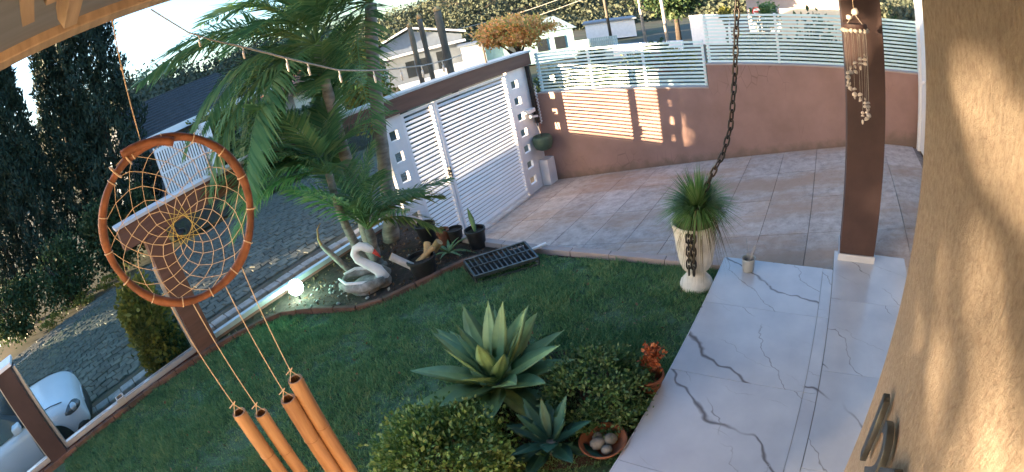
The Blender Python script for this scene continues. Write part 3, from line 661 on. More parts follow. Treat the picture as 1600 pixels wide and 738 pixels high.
# urn with a spiky plant
ur = thing('urn', (3.85, 1.16, -.09), 'weathered white fluted garden urn on a foot beside the porch', 'urn')
MB().lathe([(.155, 0), (.16, .03), (.15, .06), (.125, .085), (.10, .12), (.085, .155), (.095, .175), (.105, .18)], (3.85, 1.16, -.09), 40, flute=[0, 0, .02, .04, .03, 0, 0, 0, 16]).build('foot', T['urn'], ur, smooth=True)
MB().lathe([(.10, .18), (.13, .21), (.155, .28), (.172, .38), (.185, .50), (.200, .60), (.214, .645), (.216, .66), (.205, .668), (.185, .655), (.17, .56)], (3.85, 1.16, -.09), 64, flute=[0, .03, .035, .03, .025, .015, 0, 0, 0, 0, 0, 20]).build('bowl', T['urn'], ur, smooth=True)
MB().lathe([(.18, .60), (.001, .61)], (3.85, 1.16, -.09), 20, False, False).build('potting_soil', T['soil'], ur)
def spikes(name, c, n_, L0, L1, mat, parent, w=.006, up=.1, droop=.12):
    vs = []; fs = []
    for i in range(n_):
        d = Vector((rnd.gauss(0, 1), rnd.gauss(0, 1), abs(rnd.gauss(0, .8)) + up - .25)).normalized(); l = rnd.uniform(L0, L1)
        s_ = d.cross(Vector((0, 0, 1))).normalized() * w; p = Vector(c) + d * .03; m_ = p + d * l * .55; e = p + d * l - Vector((0, 0, droop * l * (1 - d.z)))
        k_ = len(vs); vs += [p - s_, p + s_, m_ + s_ * .8, m_ - s_ * .8, e]; fs += [(k_, k_+1, k_+2, k_+3), (k_+3, k_+2, k_+4)]
    return MB().add(vs, fs).build(name, mat, parent)
sp = thing('spiky_plant', (3.85, 1.13, .55), 'round bright green tuft of fine spiky leaves in the white urn', 'plant')
spikes('leaf_tuft', (3.85, 1.12, .68), 1500, .22, .42, T['spike'], sp, .0042, .25, .35)
dry = spikes('dry_leaves', (3.85, 1.12, .64), 220, .22, .34, T['drygrass'], sp, .004, -.25, .9)
# glass jar with a twig on the porch
jr = thing('glass_jar', (4.08, .70, .001), 'small clear jar of soil with a bare twig at the porch end', 'jar')
MB().lathe([(.052, 0), (.058, .01), (.063, .12), (.068, .135), (.064, .135), (.059, .12), (.054, .012)], (4.08, .70, .001), 24, True, False).build('jar_wall', M('jarplastic', (.42, .42, .40), .35, .15, 20), jr, smooth=True)
MB().lathe([(.051, .01), (.057, .09), (.001, .095)], (4.08, .70, .001), 20, True, False).build('jar_soil', T['concrete'], jr, smooth=True)
tw = MB()
for pts in ([(4.08, .70, .09), (4.085, .71, .2), (4.08, .73, .34)], [(4.08, .69, .09), (4.08, .66, .22), (4.06, .64, .28)], [(4.075, .69, .09), (4.08, .62, .3), (4.05, .56, .33), (4.02, .50, .28)], [(4.08, .70, .08), (4.07, .68, .15)]): tw.tube(pts, [.004, .003, .002, .0015][:len(pts)], 5)
tw.build('twig', T['greywood'], jr)
# agaves
def agave_leaf(Ln, W, curl, fold, name, mat):
    vs = []; fs = []; m_ = 11
    for i in range(m_):
        t = i / (m_ - 1); w_ = W * (.42 + 1.15 * t - 1.57 * t ** 2.2) if t < 1 else 0
        w_ = W * max(0, (.45 + .9 * math.sin(min(1, t / .55) * PI / 2) * .62) * (1 - max(0, (t - .45) / .55) ** 1.6))
        z = curl * Ln * t * t + .0; x = Ln * t; th = .012 * (1 - t) + .001
        for s_ in (-1, -.5, 0, .5, 1): vs.append((x, s_ * w_, z + fold * w_ * s_ * s_))
        vs.append((x, 0, z - th))
    for i in range(m_ - 1):
        a_ = i * 6; b_ = a_ + 6
        for q in range(4): fs.append((a_ + q, a_ + q + 1, b_ + q + 1, b_ + q))
        fs.append((a_ + 4, a_ + 5, b_ + 5, b_ + 4)); fs.append((a_ + 5, a_, b_, b_ + 5))
    return MB().add(vs, fs).mesh(name, mat, True)
def agave(c, R_, n_, label, mat, Ws, seed, stem=0, stemmat=None):
    r_ = random.Random(seed); a_ = thing('agave', c, label, 'agave')
    ms = [agave_leaf(R_ * s_, Ws * w_, k_, f_, 'agave_leaf', mat) for s_, w_, k_, f_ in ((1, 1, -.14, .35), (1.0, 1, .04, .4), (.98, .98, -.04, .3), (.92, .8, .06, .3), (.78, .62, .03, .3))]
    for i in range(n_):
        t = i / n_; el = R(-8 + 76 * t ** .95) + r_.uniform(-.08, .08); az_ = i * 2.39996 + r_.uniform(-.15, .15)
        me = ms[min(4, int(t * 4.2) + (r_.random() < .3))]
        o = link('leaf', me, a_, (.03 * math.cos(az_), .03 * math.sin(az_), stem + .02 + .10 * t)); o.rotation_euler = (r_.uniform(-.15, .15), -el, az_)
    if stem: MB().tube([(c[0], c[1], c[2] - .02), (c[0] + .01, c[1], c[2] + stem * .5), (c[0], c[1], c[2] + stem + .06)], [.06, .055, .05], 12).build('stem', stemmat, a_, smooth=True)
    return a_
agave((1.95, 2.06, -.1), .62, 36, 'large pale green agave rosette growing on the lawn', T['agave'], .092, 3, .12, T['trunk'])
agave((1.66, 1.43, -.1), .33, 17, 'small dark green agave between the two clipped shrubs and the porch', T['agavedark'], .06, 5, .05, T['trunk'])
def shrub(name, c, r, n_, K, size, mat, label, cat='shrub', group=None, seed=1, stem=True, zmin=-.09, shell=.75, spread=.3, aspect=.55):
    g_ = np.random.default_rng(seed); t = thing(name, (c[0], c[1], zmin), label, cat, group)
    P = clump_points(g_, n_, c, r, K, spread, shell, zmin); V_, F_ = leaf_verts(P - np.array([c[0], c[1], zmin]), size, g_, aspect, .5, (P - np.array(c)) / np.array(r) * 1.2)
    link('foliage', np_mesh(name + '_foliage', V_, F_, mat), t)
    if stem:
        b_ = MB(); r_ = random.Random(seed)
        for i in range(6):
            a_ = i * 1.05; q = r_.uniform(.3, .6); b_.tube([(c[0], c[1], zmin - .02), (c[0] + r[0]*.2*math.cos(a_), c[1] + r[1]*.2*math.sin(a_), c[2] - r[2]*.4), (c[0] + r[0]*q*math.cos(a_), c[1] + r[1]*q*math.sin(a_), c[2] + r[2] * .4)], [r[0]*.06, r[0]*.045, r[0]*.015], 6)
        b_.build('stem', T['bark'], t)
    return t
shrub('round_shrub', (1.16, 1.93, .10), (.47, .47, .33), 20000, 130, .034, T['boxleaf'], 'round clipped shrub at the bottom centre with light green leaf tips', group='clipped shrubs by the porch', seed=21, shell=.8, spread=.24)
shrub('round_shrub', (2.16, 1.36, .04), (.40, .40, .29), 14000, 100, .032, T['boxdark'], 'round darker clipped shrub right behind the large agave beside the porch', group='clipped shrubs by the porch', seed=22, shell=.86, spread=.2)
# earth round the shrubs
g_ = np.random.default_rng(5); b_ = [(2.02 + .62 * math.cos(t) * (1 + .12 * math.sin(3 * t)), 1.62 + .60 * math.sin(t)) for t in [2 * PI * i / 28 for i in range(28)]]
b_ = [(x, max(y, .99)) for x, y in b_]
struct(MB().prism(b_, -.10, -.072).build('soil_patch', T['soil']))
# bowl with stones, terracotta pot with orange leaves
bo = thing('clay_bowl', (1.80, 1.13, -.075), 'shallow dark clay bowl holding round stones at the porch edge', 'bowl')
MB().lathe([(.07, 0), (.12, .04), (.15, .09), (.158, .10), (.145, .10), (.11, .05), (.06, .03)], (1.80, 1.13, -.075), 28).build('bowl_wall', T['terracotta'], bo, smooth=True)
for x, y, r_ in ((1.78, 1.16, .055), (1.84, 1.10, .05), (1.75, 1.08, .04), (1.83, 1.19, .035)):
    MB().ball((x, y, .0), (r_, r_ * .9, r_ * .7), 10, 7, .08, rnd).build('stone', T['swanbody'], bo, smooth=True)
rp = thing('terracotta_pot', (2.40, 1.06, -.075), 'reddish clay pot half hidden beside the darker round shrub', 'pot')
MB().lathe([(.07, 0), (.095, .14), (.105, .15), (.105, .175), (.09, .175), (.08, .10)], (2.40, 1.06, -.075), 24).build('pot_wall', T['terracotta'], rp, smooth=True)
ro = thing('orange_plant', (2.42, 1.07, .06), 'small orange red leafy plant in the clay pot by the porch', 'plant')
P = clump_points(np.random.default_rng(3), 420, (2.44, 1.06, .22), (.08, .08, .11), 12, .4, .5); V_, F_ = leaf_verts(P - np.array([2.42, 1.07, .06]), .035, np.random.default_rng(4), .7)
link('foliage', np_mesh('orange_foliage', V_, F_, T['redleaf']), ro); MB().tube([(2.41, 1.06, .0), (2.43, 1.06, .12), (2.44, 1.06, .25)], .006, 6).build('stem', T['bark'], ro)
# swan planter
S0 = Vector((2.83, 4.64, -.1)); fx = Vector((.56, -.83, 0)); sx = Vector((.83, .56, 0))
def sp_(f, s, z): return S0 + fx * f + sx * s + Vector((0, 0, z))
swn = thing('swan_planter', S0, 'white concrete swan planter with a red beak in the bed', 'planter')
MB().tube([sp_(.16, 0, .02), sp_(.20, 0, .10), sp_(.165, 0, .20), (sp_(.06, 0, .29)), sp_(-.035, 0, .365), sp_(-.055, 0, .44), sp_(-.02, 0, .50), sp_(.05, 0, .525), sp_(.115, 0, .50), sp_(.16, 0, .465), sp_(.19, 0, .435)], [.085, .078, .066, .056, .05, .048, .047, .05, .054, .046, .026], 14).build('neck', T['swan'], swn, smooth=True)
MB().tube([sp_(.178, 0, .45), sp_(.215, 0, .40), sp_(.25, 0, .345)], [.030, .022, .006], 10).build('beak', T['redbeak'], swn, smooth=True)
for s_ in (1, -1): MB().ball(sp_(.165, .034 * s_, .47), .009, 8, 6).build('eye', T['blackplastic'], swn)
bd = MB()
prof = [(-.34, .05, .12), (-.30, .12, .13), (-.18, .19, .11), (0, .21, .10), (.14, .17, .11), (.24, .10, .10)]
for s_ in (-1, 1):
    bd.tube([sp_(f, s_ * w_, z) for f, w_, z in prof], [.02, .04, .055, .06, .06, .05], 10)
bd.ball(sp_(-.03, 0, .02), (.22, .22, .09), 16, 8).ball(sp_(.18, 0, .05), (.11, .11, .10), 12, 8)
bd.build('body', T['swanbody'], swn, smooth=True)
MB().tube([sp_(.14, -.10, .09), sp_(0, -.19, .15), sp_(-.2, -.18, .17), sp_(-.33, -.06, .19)], [.03, .026, .022, .012], 8).tube([sp_(.14, .10, .09), sp_(0, .19, .15), sp_(-.2, .18, .17), sp_(-.31, .07, .18)], [.03, .026, .022, .012], 8).build('wing', T['swan'], swn, smooth=True)
# pots
def pot(c, r, h, label, mat='blackplastic', fill='soil', taper=.75):
    p_ = thing('plant_pot', c, label, 'pot', 'pots in the bed by the gate')
    MB().lathe([(r * taper, 0), (r * .97, h * .86), (r * 1.06, h * .88), (r * 1.06, h), (r * .95, h), (r * .93, h * .8)], c, 28, True, False).build('pot_wall', T[mat], p_, smooth='angle')
    MB().lathe([(r * .935, h * .82), (.001, h * .85)], c, 20, False, False).build('potting_soil', T[fill], p_)
    return p_
pot((3.98, 4.72, -.1), .135, .25, 'black plastic pot of soil behind the logs, nearest the palms')
pot((4.06, 4.28, -.1), .10, .19, 'small black pot half hidden in the middle of the pot group')
pot((3.98, 4.42, -.1), .085, .20, 'squat terracotta pot in the middle of the pot group', 'terracotta')
pot((4.02, 3.90, -.1), .125, .24, 'black pot with a single upright leaf beside the gate')
pot((3.22, 4.05, -.1), .165, .27, 'large black bucket holding cut wood at the edge of the bed')
svp = thing('snake_plant', (4.02, 3.90, .09), 'single upright mottled leaf standing in the black pot', 'plant')
lf = agave_leaf(.36, .035, .0, .4, 'snake_leaf', T['agave']); o = link('leaf', lf, svp); o.rotation_euler = (0, R(-82), R(200))
lf2 = agave_leaf(.16, .03, .05, .4, 'snake_leaf_short', T['agavedark']); o = link('leaf', lf2, svp, (.03, .02, 0)); o.rotation_euler = (0, R(-70), R(60))
def logp(name, p, q, r, label, mat='log'):
    t = thing(name, p, label, 'wood'); MB().tube([p, Vector(p).lerp(Vector(q), .5), q], [r, r * .97, r], 14).build('log', T[mat], t, smooth='angle')
    MB().tube([q, Vector(q) + (Vector(q) - Vector(p)).normalized() * .003], r * .9, 14).build('cut_face', T['log'], t)
logp('cut_log', (3.16, 4.06, .04), (2.99, 4.27, .27), .045, 'pale grey cut branch leaning out of the black bucket', 'greywood')
logp('cut_log', (3.26, 4.02, .06), (3.42, 4.10, .24), .04, 'golden sawn log lying across the black bucket')
logp('cut_log', (3.2, 4.10, .10), (3.38, 3.97, .22), .032, 'thin split stick in front of the golden log in the bucket')
logp('cut_log', (3.50, 4.28, -.05), (3.60, 4.10, .16), .05, 'yellow cut stump end standing behind the black bucket')
# fallen aloe-like plant beside the pots
al = thing('trailing_plant', (3.74, 4.14, -.1), 'sprawling grey green succulent between the pots and the metal rack', 'plant')
am = agave_leaf(.34, .028, -.45, .5, 'trailing_leaf', T['agave'])
for i in range(9): o = link('leaf', am, al, (0, 0, .03)); o.rotation_euler = (rnd.uniform(-.3, .3), -rnd.uniform(.3, 1.0), i * .7 + rnd.uniform(-.2, .2)); o.scale = (rnd.uniform(.7, 1.1),) * 3
# metal rack
gr = thing('metal_rack', (3.55, 3.2, -.08), 'dark metal grating rack lying on the lawn by the driveway', 'rack')
A_, B_, C_, D_ = Vector((3.27, 3.33, .0)), Vector((3.43, 3.60, .06)), Vector((3.98, 3.16, .06)), Vector((3.80, 2.88, .0))
fr = MB()
for p, q in ((A_, B_), (B_, C_), (C_, D_), (D_, A_)): fr.bar(p, q, .022, .035)
mA, mD = A_.lerp(B_, .5), D_.lerp(C_, .5); fr.bar(mA, mD, .016, .03)
dn = Vector((0, 0, -.075))
for p, q in ((A_, D_), (A_, B_), (D_, C_)): fr.bar(p + dn, q + dn, .02, .02)
for p in (A_, B_, C_, D_): fr.bar(p + dn * (1.0 if p.z < .03 else 1.8), p, .02, .02)
fr.build('frame', T['darksteel'], gr)
for i in range(1, 13):
    t = i / 13
    MB().bar(A_.lerp(D_, t) + Vector((0, 0, .003)), B_.lerp(C_, t) + Vector((0, 0, .003)), .011, .014).build('bar', T['darksteel'], gr)
MB().add([tuple(A_.lerp(mA, .04) + dn * .35), tuple(D_.lerp(mD, .04) + dn * .35), tuple(C_ + dn * .55), tuple(B_ + dn * .55)], [(0, 1, 2, 3)]).build('tray', T['blackmetal'], gr)
pv = thing('white_pipe', (4.0, 3.02, -.05), 'short length of white pipe lying at the end of the metal rack', 'pipe')
MB().tube([(3.90, 3.08, .0), (4.10, 2.96, .01)], .018, 12).build('pipe_length', T['whitepaint'], pv, smooth='angle'); MB().tube([(3.82, 3.10, -.02), (3.91, 3.075, .0)], .012, 8).build('pipe_joint', T['darksteel'], pv)
# garden lamps
gl_ = thing('garden_lamp', (2.25, 5.42, -.1), 'lit round garden lamp glowing greenish white in the bed', 'lamp')
MB().tube([(2.25, 5.42, -.1), (2.25, 5.42, .0)], .014, 8).lathe([(.045, 0), (.05, .02), (.03, .03)], (2.25, 5.42, -.02), 16).build('stake', T['blackplastic'], gl_)
m, nt, bs, N, Lk = new_mat('lampglow'); bs.inputs['Base Color'].default_value = (.8, 1, .9, 1); bs.inputs['Emission Color'].default_value = (.62, 1, .85, 1); bs.inputs['Emission Strength'].default_value = 5
MB().ball((2.25, 5.42, .065), (.10, .10, .10), 20, 12).build('globe', m, gl_, smooth=True)
pl_ = bpy.data.lights.new('lamp_glow', 'POINT'); pl_.energy = 1.3; pl_.color = (.16, 1, .5); pl_.shadow_soft_size = .09
plo = bpy.data.objects.new('lamp_glow', pl_); COL.objects.link(plo); plo.parent = gl_; plo.location = (0, 0, .165 + .12)
sb_ = thing('spotlight', (-.45, 5.71, -.05), 'small square floodlight box lying on the glass rail at the left', 'spotlight')
q = MB(); q.box((-.505, 5.655, .032), (-.395, 5.765, .05)); q.box((-.51, 5.65, .05), (-.39, 5.67, .09)); q.box((-.51, 5.75, .05), (-.39, 5.77, .09)); q.box((-.51, 5.67, .05), (-.49, 5.75, .09)); q.box((-.41, 5.67, .05), (-.39, 5.75, .09))
q.build('housing', T['alum'], sb_, bevel=.003); MB().box((-.489, 5.671, .051), (-.411, 5.749, .06)).build('lens', T['windowdark'], sb_)
cl = thing('column_lamp', (1.16, 5.58, 1.3), 'dark domed lamp fixed to the brown column under the beam', 'lamp')
MB().lathe([(.001, -.06), (.06, -.045), (.085, -.01), (.09, .02), (.07, .05), (.001, .06)], (1.18, 5.56, 1.32), 20).build('dome', T['blackplastic'], cl, smooth=True); MB().tube([(1.18, 5.56, 1.36), (1.15, 5.63, 1.44)], .018, 8).build('bracket', T['blackmetal'], cl)
# at the gate corner
hp = thing('hanging_pot', (8.17, 5.52, -.2), 'rounded dark green pot hanging at the corner of gate and wall', 'pot')
MB().lathe([(.08, -.20), (.16, -.16), (.20, -.06), (.205, .05), (.17, .10), (.15, .08), (.001, .06)], (8.17, 5.50, -.08), 24).build('pot_wall', T['greenpot'], hp, smooth=True); MB().tube([(8.17, 5.50, .0), (8.20, 5.60, .42), (8.22, 5.66, .5)], .008, 6).build('hook', T['blackmetal'], hp)
cp = thing('corner_conduit', (8.30, 5.64, 1), 'dark vertical conduit with a spiral white cable beside the gate', 'conduit')
MB().box((8.30, 5.60, .25), (8.36, 5.679, 1.44)).build('channel', T['blackmetal'], cp)
MB().tube([(8.43 + .02 * math.cos(i * 1.1), 5.62 + .02 * math.sin(i * 1.1), .2 + i * .0115) for i in range(70)], .012, 6).build('spiral_cable', T['whitepaint'], cp, smooth=True)
ma = thing('gate_motor', (8.05, 5.6, .5), 'small white gate closer arm on the holed pillar', 'gate closer')
MB().box((7.98, 5.56, .52), (8.22, 5.679, .60)).build('housing', T['whitepaint'], ma, bevel=.01); MB().bar((8.08, 5.62, .44), (8.30, 5.6, .40), .05, .04).build('arm', T['whitepaint'], ma)
# stray leaves on the lawn
k = 260; P = np.stack([g_.uniform(-1, 4.0, k), g_.uniform(1.2, 5.2, k), np.full(k, -.06)], 1); P = P[in_poly(P[:, 0], P[:, 1], LP)]
V_, F_ = leaf_verts(P, .035, g_, .6, .1); tag(link('stray_leaves', np_mesh('stray_leaves', V_, F_, T['litter'])), 'dry stray leaves scattered over the turf', 'leaves', kind='stuff')
# litter and pebbles in the bed
n = 2600; px = g_.uniform(-2.5, 4.2, n); py = g_.uniform(3.4, 5.75, n); k = in_poly(px, py, garden) & ~in_poly(px, py, LP); P = np.stack([px[k], py[k], np.full(k.sum(), -.092)], 1)
V_, F_ = leaf_verts(P, .045, g_, .6, .25); tag(link('leaf_litter', np_mesh('leaf_litter', V_, F_, T['litter'])), 'dry leaf litter scattered over the planting bed', 'leaf litter', kind='stuff')
pb = MB()
for i in range(70):
    x, y = (rnd.gauss(2.45, .28), rnd.gauss(4.95, .32)) if i < 30 else (rnd.uniform(-2, 4), rnd.uniform(4.2, 5.7))
    if in_poly(np.array([x]), np.array([y]), LP)[0] or y > 5.7: continue
    r_ = rnd.uniform(.012, .03); pb.ball((x, y, -.095), (r_, r_ * .8, r_ * .6), 6, 4, .2, rnd)
tag(pb.build('pebbles', T['pebble'], smooth=True), 'pale pebbles scattered in the planting bed', 'pebbles', kind='stuff')
# ================================================================ palms and trees
def frond_mesh(Ln, leaf, n_, droop, seed, mat, rise=.25, wl=.022):
    r_ = random.Random(seed); vs = []; fs = []
    def rp(t): return Vector((Ln * t * (1 - .12 * droop * t), 0, Ln * (rise * t - droop * t * t * .8)))
    m_ = 14; b_ = MB().tube([rp(i / m_) for i in range(m_ + 1)], [.016 * (1 - .85 * i / m_) for i in range(m_ + 1)], 5)
    for i in range(n_):
        t = .16 + .84 * i / (n_ - 1); p = rp(t); tg = (rp(min(1, t + .02)) - rp(t - .02)).normalized()
        l = leaf * (math.sin(PI * (.18 + .78 * t)) ** .7) * r_.uniform(.85, 1.12)
        for s_ in (-1, 1):
            d = (tg * (.55 + .5 * t) + Vector((0, s_ * 1.0, .28 + r_.uniform(-.2, .2)))).normalized()
            side = d.cross(Vector((0, 0, 1))).normalized() * wl * .5 * r_.uniform(.8, 1.1)
            dr_ = Vector((0, 0, -1)) * l * r_.uniform(.18, .5)
            mid = p + d * l * .5 + dr_ * .22; e = p + d * l + dr_
            k_ = len(b_.v); b_.v += [tuple(p - side * .5), tuple(p + side * .5), tuple(mid + side), tuple(mid - side), tuple(e)]
            b_.f += [(k_, k_+1, k_+2, k_+3), (k_+3, k_+2, k_+4)]
    return b_.mesh('frond', mat)
FR = [frond_mesh(2.0, .58, 58, d_, 100 + i, T['palmleaf'], .25, .031) for i, d_ in enumerate((.35, .55, .75, .95))]
FS = [frond_mesh(1.15, .34, 34, d_, 120 + i, T['palmleaf'], .35, .026) for i, d_ in enumerate((.4, .7))]
FY = [frond_mesh(1.0, .36, 34, .8, 140, T['palmsunyellow'], .3, .028)]  # fronds that carry the sunlight in their colour
def palm(name, base, top, r0, r1, fr_, label, seed, group='palms in the bed beside the gate'):
    r_ = random.Random(seed); base, top = Vector(base), Vector(top); t = thing(name, base, label, 'palm', group)
    ctr = []; rad_ = []; m_ = 22
    for i in range(m_ + 1):
        f = i / m_; ctr.append(base.lerp(top, f) + Vector((.05 * math.sin(f * 3 + seed), .04 * math.sin(f * 2.3 + seed * 2), 0)) * f * (1 - f) * 3)
        rad_.append((r0 * (1 - f) + r1 * f) * (1.25 if f < .05 else 1) * (1.05 if i % 2 else .98))
    MB().tube(ctr, rad_, 14).build('trunk', T['trunk'], t, smooth=True)
    for me, az_, el, s_ in fr_:
        o = link('frond', me, t, top - base); o.rotation_euler = (r_.uniform(-.25, .25), -R(el), R(az_)); o.scale = (s_, s_, s_)
    return t
def ring_(ms, n_, els, s0, s1, seed, az0=0, clear=True):      # clear: no low fronds across the gate
    r_ = random.Random(seed); L_ = [(r_.choice(ms), az0 + i * 137.5 + r_.uniform(-12, 12), els[i % len(els)] + r_.uniform(-8, 8), r_.uniform(s0, s1)) for i in range(n_)]
    return [f for f in L_ if not (clear and f[2] < 42 and abs((f[1] + 30 + 180) % 360 - 180) < 58)]
palm('palm_tree', (3.36, 5.18, -.1), (3.42, 5.14, 2.75), .085, .062, ring_(FR, 19, (70, 48, 28, 8, -12), .8, 1.12, 1) + [(FR[1], 128, 22, 1.25), (FR[2], 142, 30, 1.2), (FR[2], 118, 6, 1.1), (FR[3], 150, 10, 1.05), (FR[3], 135, -12, .95), (FR[3], 105, -10, .9), (FR[2], 165, -5, .9)], 'tall palm with a slim grey trunk at the left of the pair', 1)
palm('palm_tree', (3.84, 5.34, -.1), (4.34, 5.08, 3.1), .095, .08, ring_(FR, 20, (72, 55, 45, 30, 8, -12), .85, 1.1, 2, 40) + [(FR[3], 120, 10, 1.0), (FR[3], 145, -8, .95), (FR[2], -20, 30, .8), (FR[1], -35, 50, .95), (FR[2], -62, 44, .9), (FR[2], 10, 42, .9)], 'tall palm with a thick pale trunk nearer the gate', 2)
palm('palm_tree', (3.10, 4.98, -.1), (3.02, 5.02, 1.25), .06, .045, ring_(FR, 11, (68, 48, 30, 14), .55, .75, 3, 15) + [(FR[1], 165, 12, .62), (FR[1], 120, 18, .8), (FR[0], 140, 35, .85), (FR[2], 132, 5, .8), (FR[1], 150, 24, .85), (FR[0], 108, 40, .85), (FR[2], 178, 30, .7), (FR[3], 115, 20, .85), (FR[2], 95, 25, .8)], 'shorter leafy palm before the two tall trunks', 3)
palm('palm_tree', (3.22, 4.86, -.1), (3.20, 4.84, .45), .075, .05, ring_(FS, 11, (62, 40, 18), .8, 1.1, 4, 0, False) + [(FY[0], -42, 30, 1.0), (FY[0], -62, 14, .95), (FS[0], -100, 45, 1.0)], 'low young palm with fronds coloured sunlit yellow behind the swan', 4)
palm('palm_tree', (3.62, 5.52, -.1), (3.64, 5.55, 1.9), .07, .05, ring_(FR, 12, (65, 38, 18, 2), .7, .95, 6, 80), 'middle palm almost hidden behind the two tall trunks', 6)
# cut palm stem leaning beside the swan
ct = thing('cut_palm_stem', (2.92, 5.05, -.1), 'bare cut palm stem leaning behind the swan', 'palm stem')
MB().tube([(2.94, 5.02, -.12), (2.86, 5.14, .1), (2.77, 5.24, .34), (2.74, 5.27, .42)], [.05, .042, .035, .028], 12).build('stem', T['trunk'], ct, smooth=True)
MB().tube([(2.74, 5.27, .40), (2.73, 5.28, .5), (2.76, 5.27, .62), (2.82, 5.25, .68)], [.02, .015, .01, .006], 8).build('dry_sheath', T['log'], ct, smooth=True)

def tree(name, base, crown_c, r, n_, K, size, mat, label, seed, trunk=.12, group=None, spread=.28, shell=.55, cat='tree', limbs=7, aspect=.55):
    g_ = np.random.default_rng(seed); r_ = random.Random(seed); t = thing(name, base, label, cat, group)
    P = clump_points(g_, n_, crown_c, r, K, spread, shell, base[2]); V_, F_ = leaf_verts(P - np.array(base), size, g_, aspect, .2, (P - np.array(crown_c)) / np.array(r) * .6)
    link('crown', np_mesh(name + '_crown', V_, F_, mat), t)
    b_ = MB(); top = Vector(crown_c); ba = Vector(base); b_.tube([ba, ba.lerp(top, .5) + Vector((trunk * .5, 0, 0)), top], [trunk, trunk * .75, trunk * .3], 9)
    for i in range(limbs):
        a_ = i * 2.4; q = ba.lerp(top, r_.uniform(.45, .85)); e = top + Vector((r[0] * .65 * math.cos(a_), r[1] * .65 * math.sin(a_), r[2] * r_.uniform(-.3, .5)))
        b_.tube([q, q.lerp(e, .5) + Vector((0, 0, .08 * r[2])), e], [trunk * .45, trunk * .3, trunk * .1], 6)
    b_.build('trunk', T['bark'], t, smooth=True)
    return t
def cypress(base, h, r, n_, label, seed):
    g_ = np.random.default_rng(seed); t = thing('cypress_tree', base, label, 'tree', 'dark conifers across the street')
    u = g_.random(n_) ** .8; prof_ = np.minimum(1, u * 6) * (1 - u ** 2.2) ** .7 + .05
    a_ = g_.uniform(0, 2 * PI, n_); lump = 1 + .22 * np.sin(a_ * 5 + u * 23) + .15 * np.sin(a_ * 3 - u * 41); rr_ = r * prof_ * lump * (1 - .35 * g_.random(n_) ** 2)
    P = np.stack([rr_ * np.cos(a_), rr_ * np.sin(a_), u * h + .1], 1); V_, F_ = leaf_verts(P, .21, g_, .3, 1.6)
    link('crown', np_mesh('cypress_crown', V_, F_, T['cypress']), t); MB().tube([base, (base[0], base[1], base[2] + h * .8)], [.16, .04], 8).build('trunk', T['bark'], t)
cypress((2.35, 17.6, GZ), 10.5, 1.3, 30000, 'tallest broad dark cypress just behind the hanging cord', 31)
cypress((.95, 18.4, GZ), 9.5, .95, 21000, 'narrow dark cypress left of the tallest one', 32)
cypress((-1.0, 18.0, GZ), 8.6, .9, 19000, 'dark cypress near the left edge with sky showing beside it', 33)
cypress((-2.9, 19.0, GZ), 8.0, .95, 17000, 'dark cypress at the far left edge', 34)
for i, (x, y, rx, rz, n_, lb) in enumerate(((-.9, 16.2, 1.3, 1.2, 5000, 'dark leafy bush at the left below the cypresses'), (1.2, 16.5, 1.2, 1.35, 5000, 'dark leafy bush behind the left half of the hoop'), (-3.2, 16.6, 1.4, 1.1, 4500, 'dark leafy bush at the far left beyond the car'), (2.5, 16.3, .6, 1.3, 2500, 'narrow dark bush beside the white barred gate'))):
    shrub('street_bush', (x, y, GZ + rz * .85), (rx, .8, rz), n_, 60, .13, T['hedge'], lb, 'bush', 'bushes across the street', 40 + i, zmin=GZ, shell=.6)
for i, (x, y) in enumerate(((-1.9, 15.5), (-.6, 15.55), (.4, 15.6))):
    shrub('verge_plant', (x, y, GZ + .14), (.5, .25, .2), 700, 14, .07, T['goldconifer'], ('yellow green verge plant at the far left of the street edge', 'yellow green verge plant in the middle of the street edge', 'yellow green verge plant nearest the hoop at the street edge')[i], 'plant', 'low plants on the street verge', 50 + i, zmin=GZ, stem=False)
# golden conifer right behind the front column
gc = shrub('golden_conifer', (.42, 6.55, .02), (.34, .34, 1.05), 7000, 60, .085, T['goldconifer'], 'yellow green conifer bush outside the glass behind the brown column', 'bush', None, 60, zmin=-1.08, shell=.7)
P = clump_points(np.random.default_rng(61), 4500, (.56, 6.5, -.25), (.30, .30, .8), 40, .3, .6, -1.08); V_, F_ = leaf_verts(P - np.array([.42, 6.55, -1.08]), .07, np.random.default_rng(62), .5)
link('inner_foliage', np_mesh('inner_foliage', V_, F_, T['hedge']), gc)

# ================================================================ car
T['headlight'] = M('headlight', (.16, .17, .18), .12, .3, 14, metal=.3, col2=(.05, .055, .06))
car = thing('parked_car', (-3.2, 8.3, GZ), 'white car parked nose first at the lower left corner', 'car')
def cpt(x, y, z): return (-3.2 + x, 8.3 + y, GZ + z)
ST = [  # x, half width, sill z, belt z, top z (bonnet or boot), width at the top
    (-1.98, .62, .42, .62, .80, .50), (-1.90, .74, .30, .72, .95, .60), (-1.5, .82, .20, .80, 1.0, .66), (-.8, .845, .18, .84, .98, .70), (0, .85, .18, .84, .96, .70),
    (.7, .85, .18, .83, .95, .70), (1.1, .845, .19, .80, .93, .69), (1.45, .84, .20, .77, .90, .70), (1.72, .81, .21, .73, .84, .68), (1.88, .76, .24, .66, .765, .64), (1.95, .70, .27, .58, .67, .60), (1.975, .62, .32, .50, .56, .54)]
b_ = MB(); vs = []; fs = []
for x, w_, z0, z1, z2, wt in ST:
    half = [(w_ * .80, z0), (w_ * .96, z0 + .07), (w_, (z0 + z1) / 2), (w_ * .985, z1 - .04), (w_ * .93, z1 + .02), (wt, z2 - .03), (wt * .55, z2), (0, z2 + .012)]
    vs += [cpt(x, y, z) for y, z in half] + [cpt(x, -y, z) for y, z in half[-2::-1]]
k_ = 15
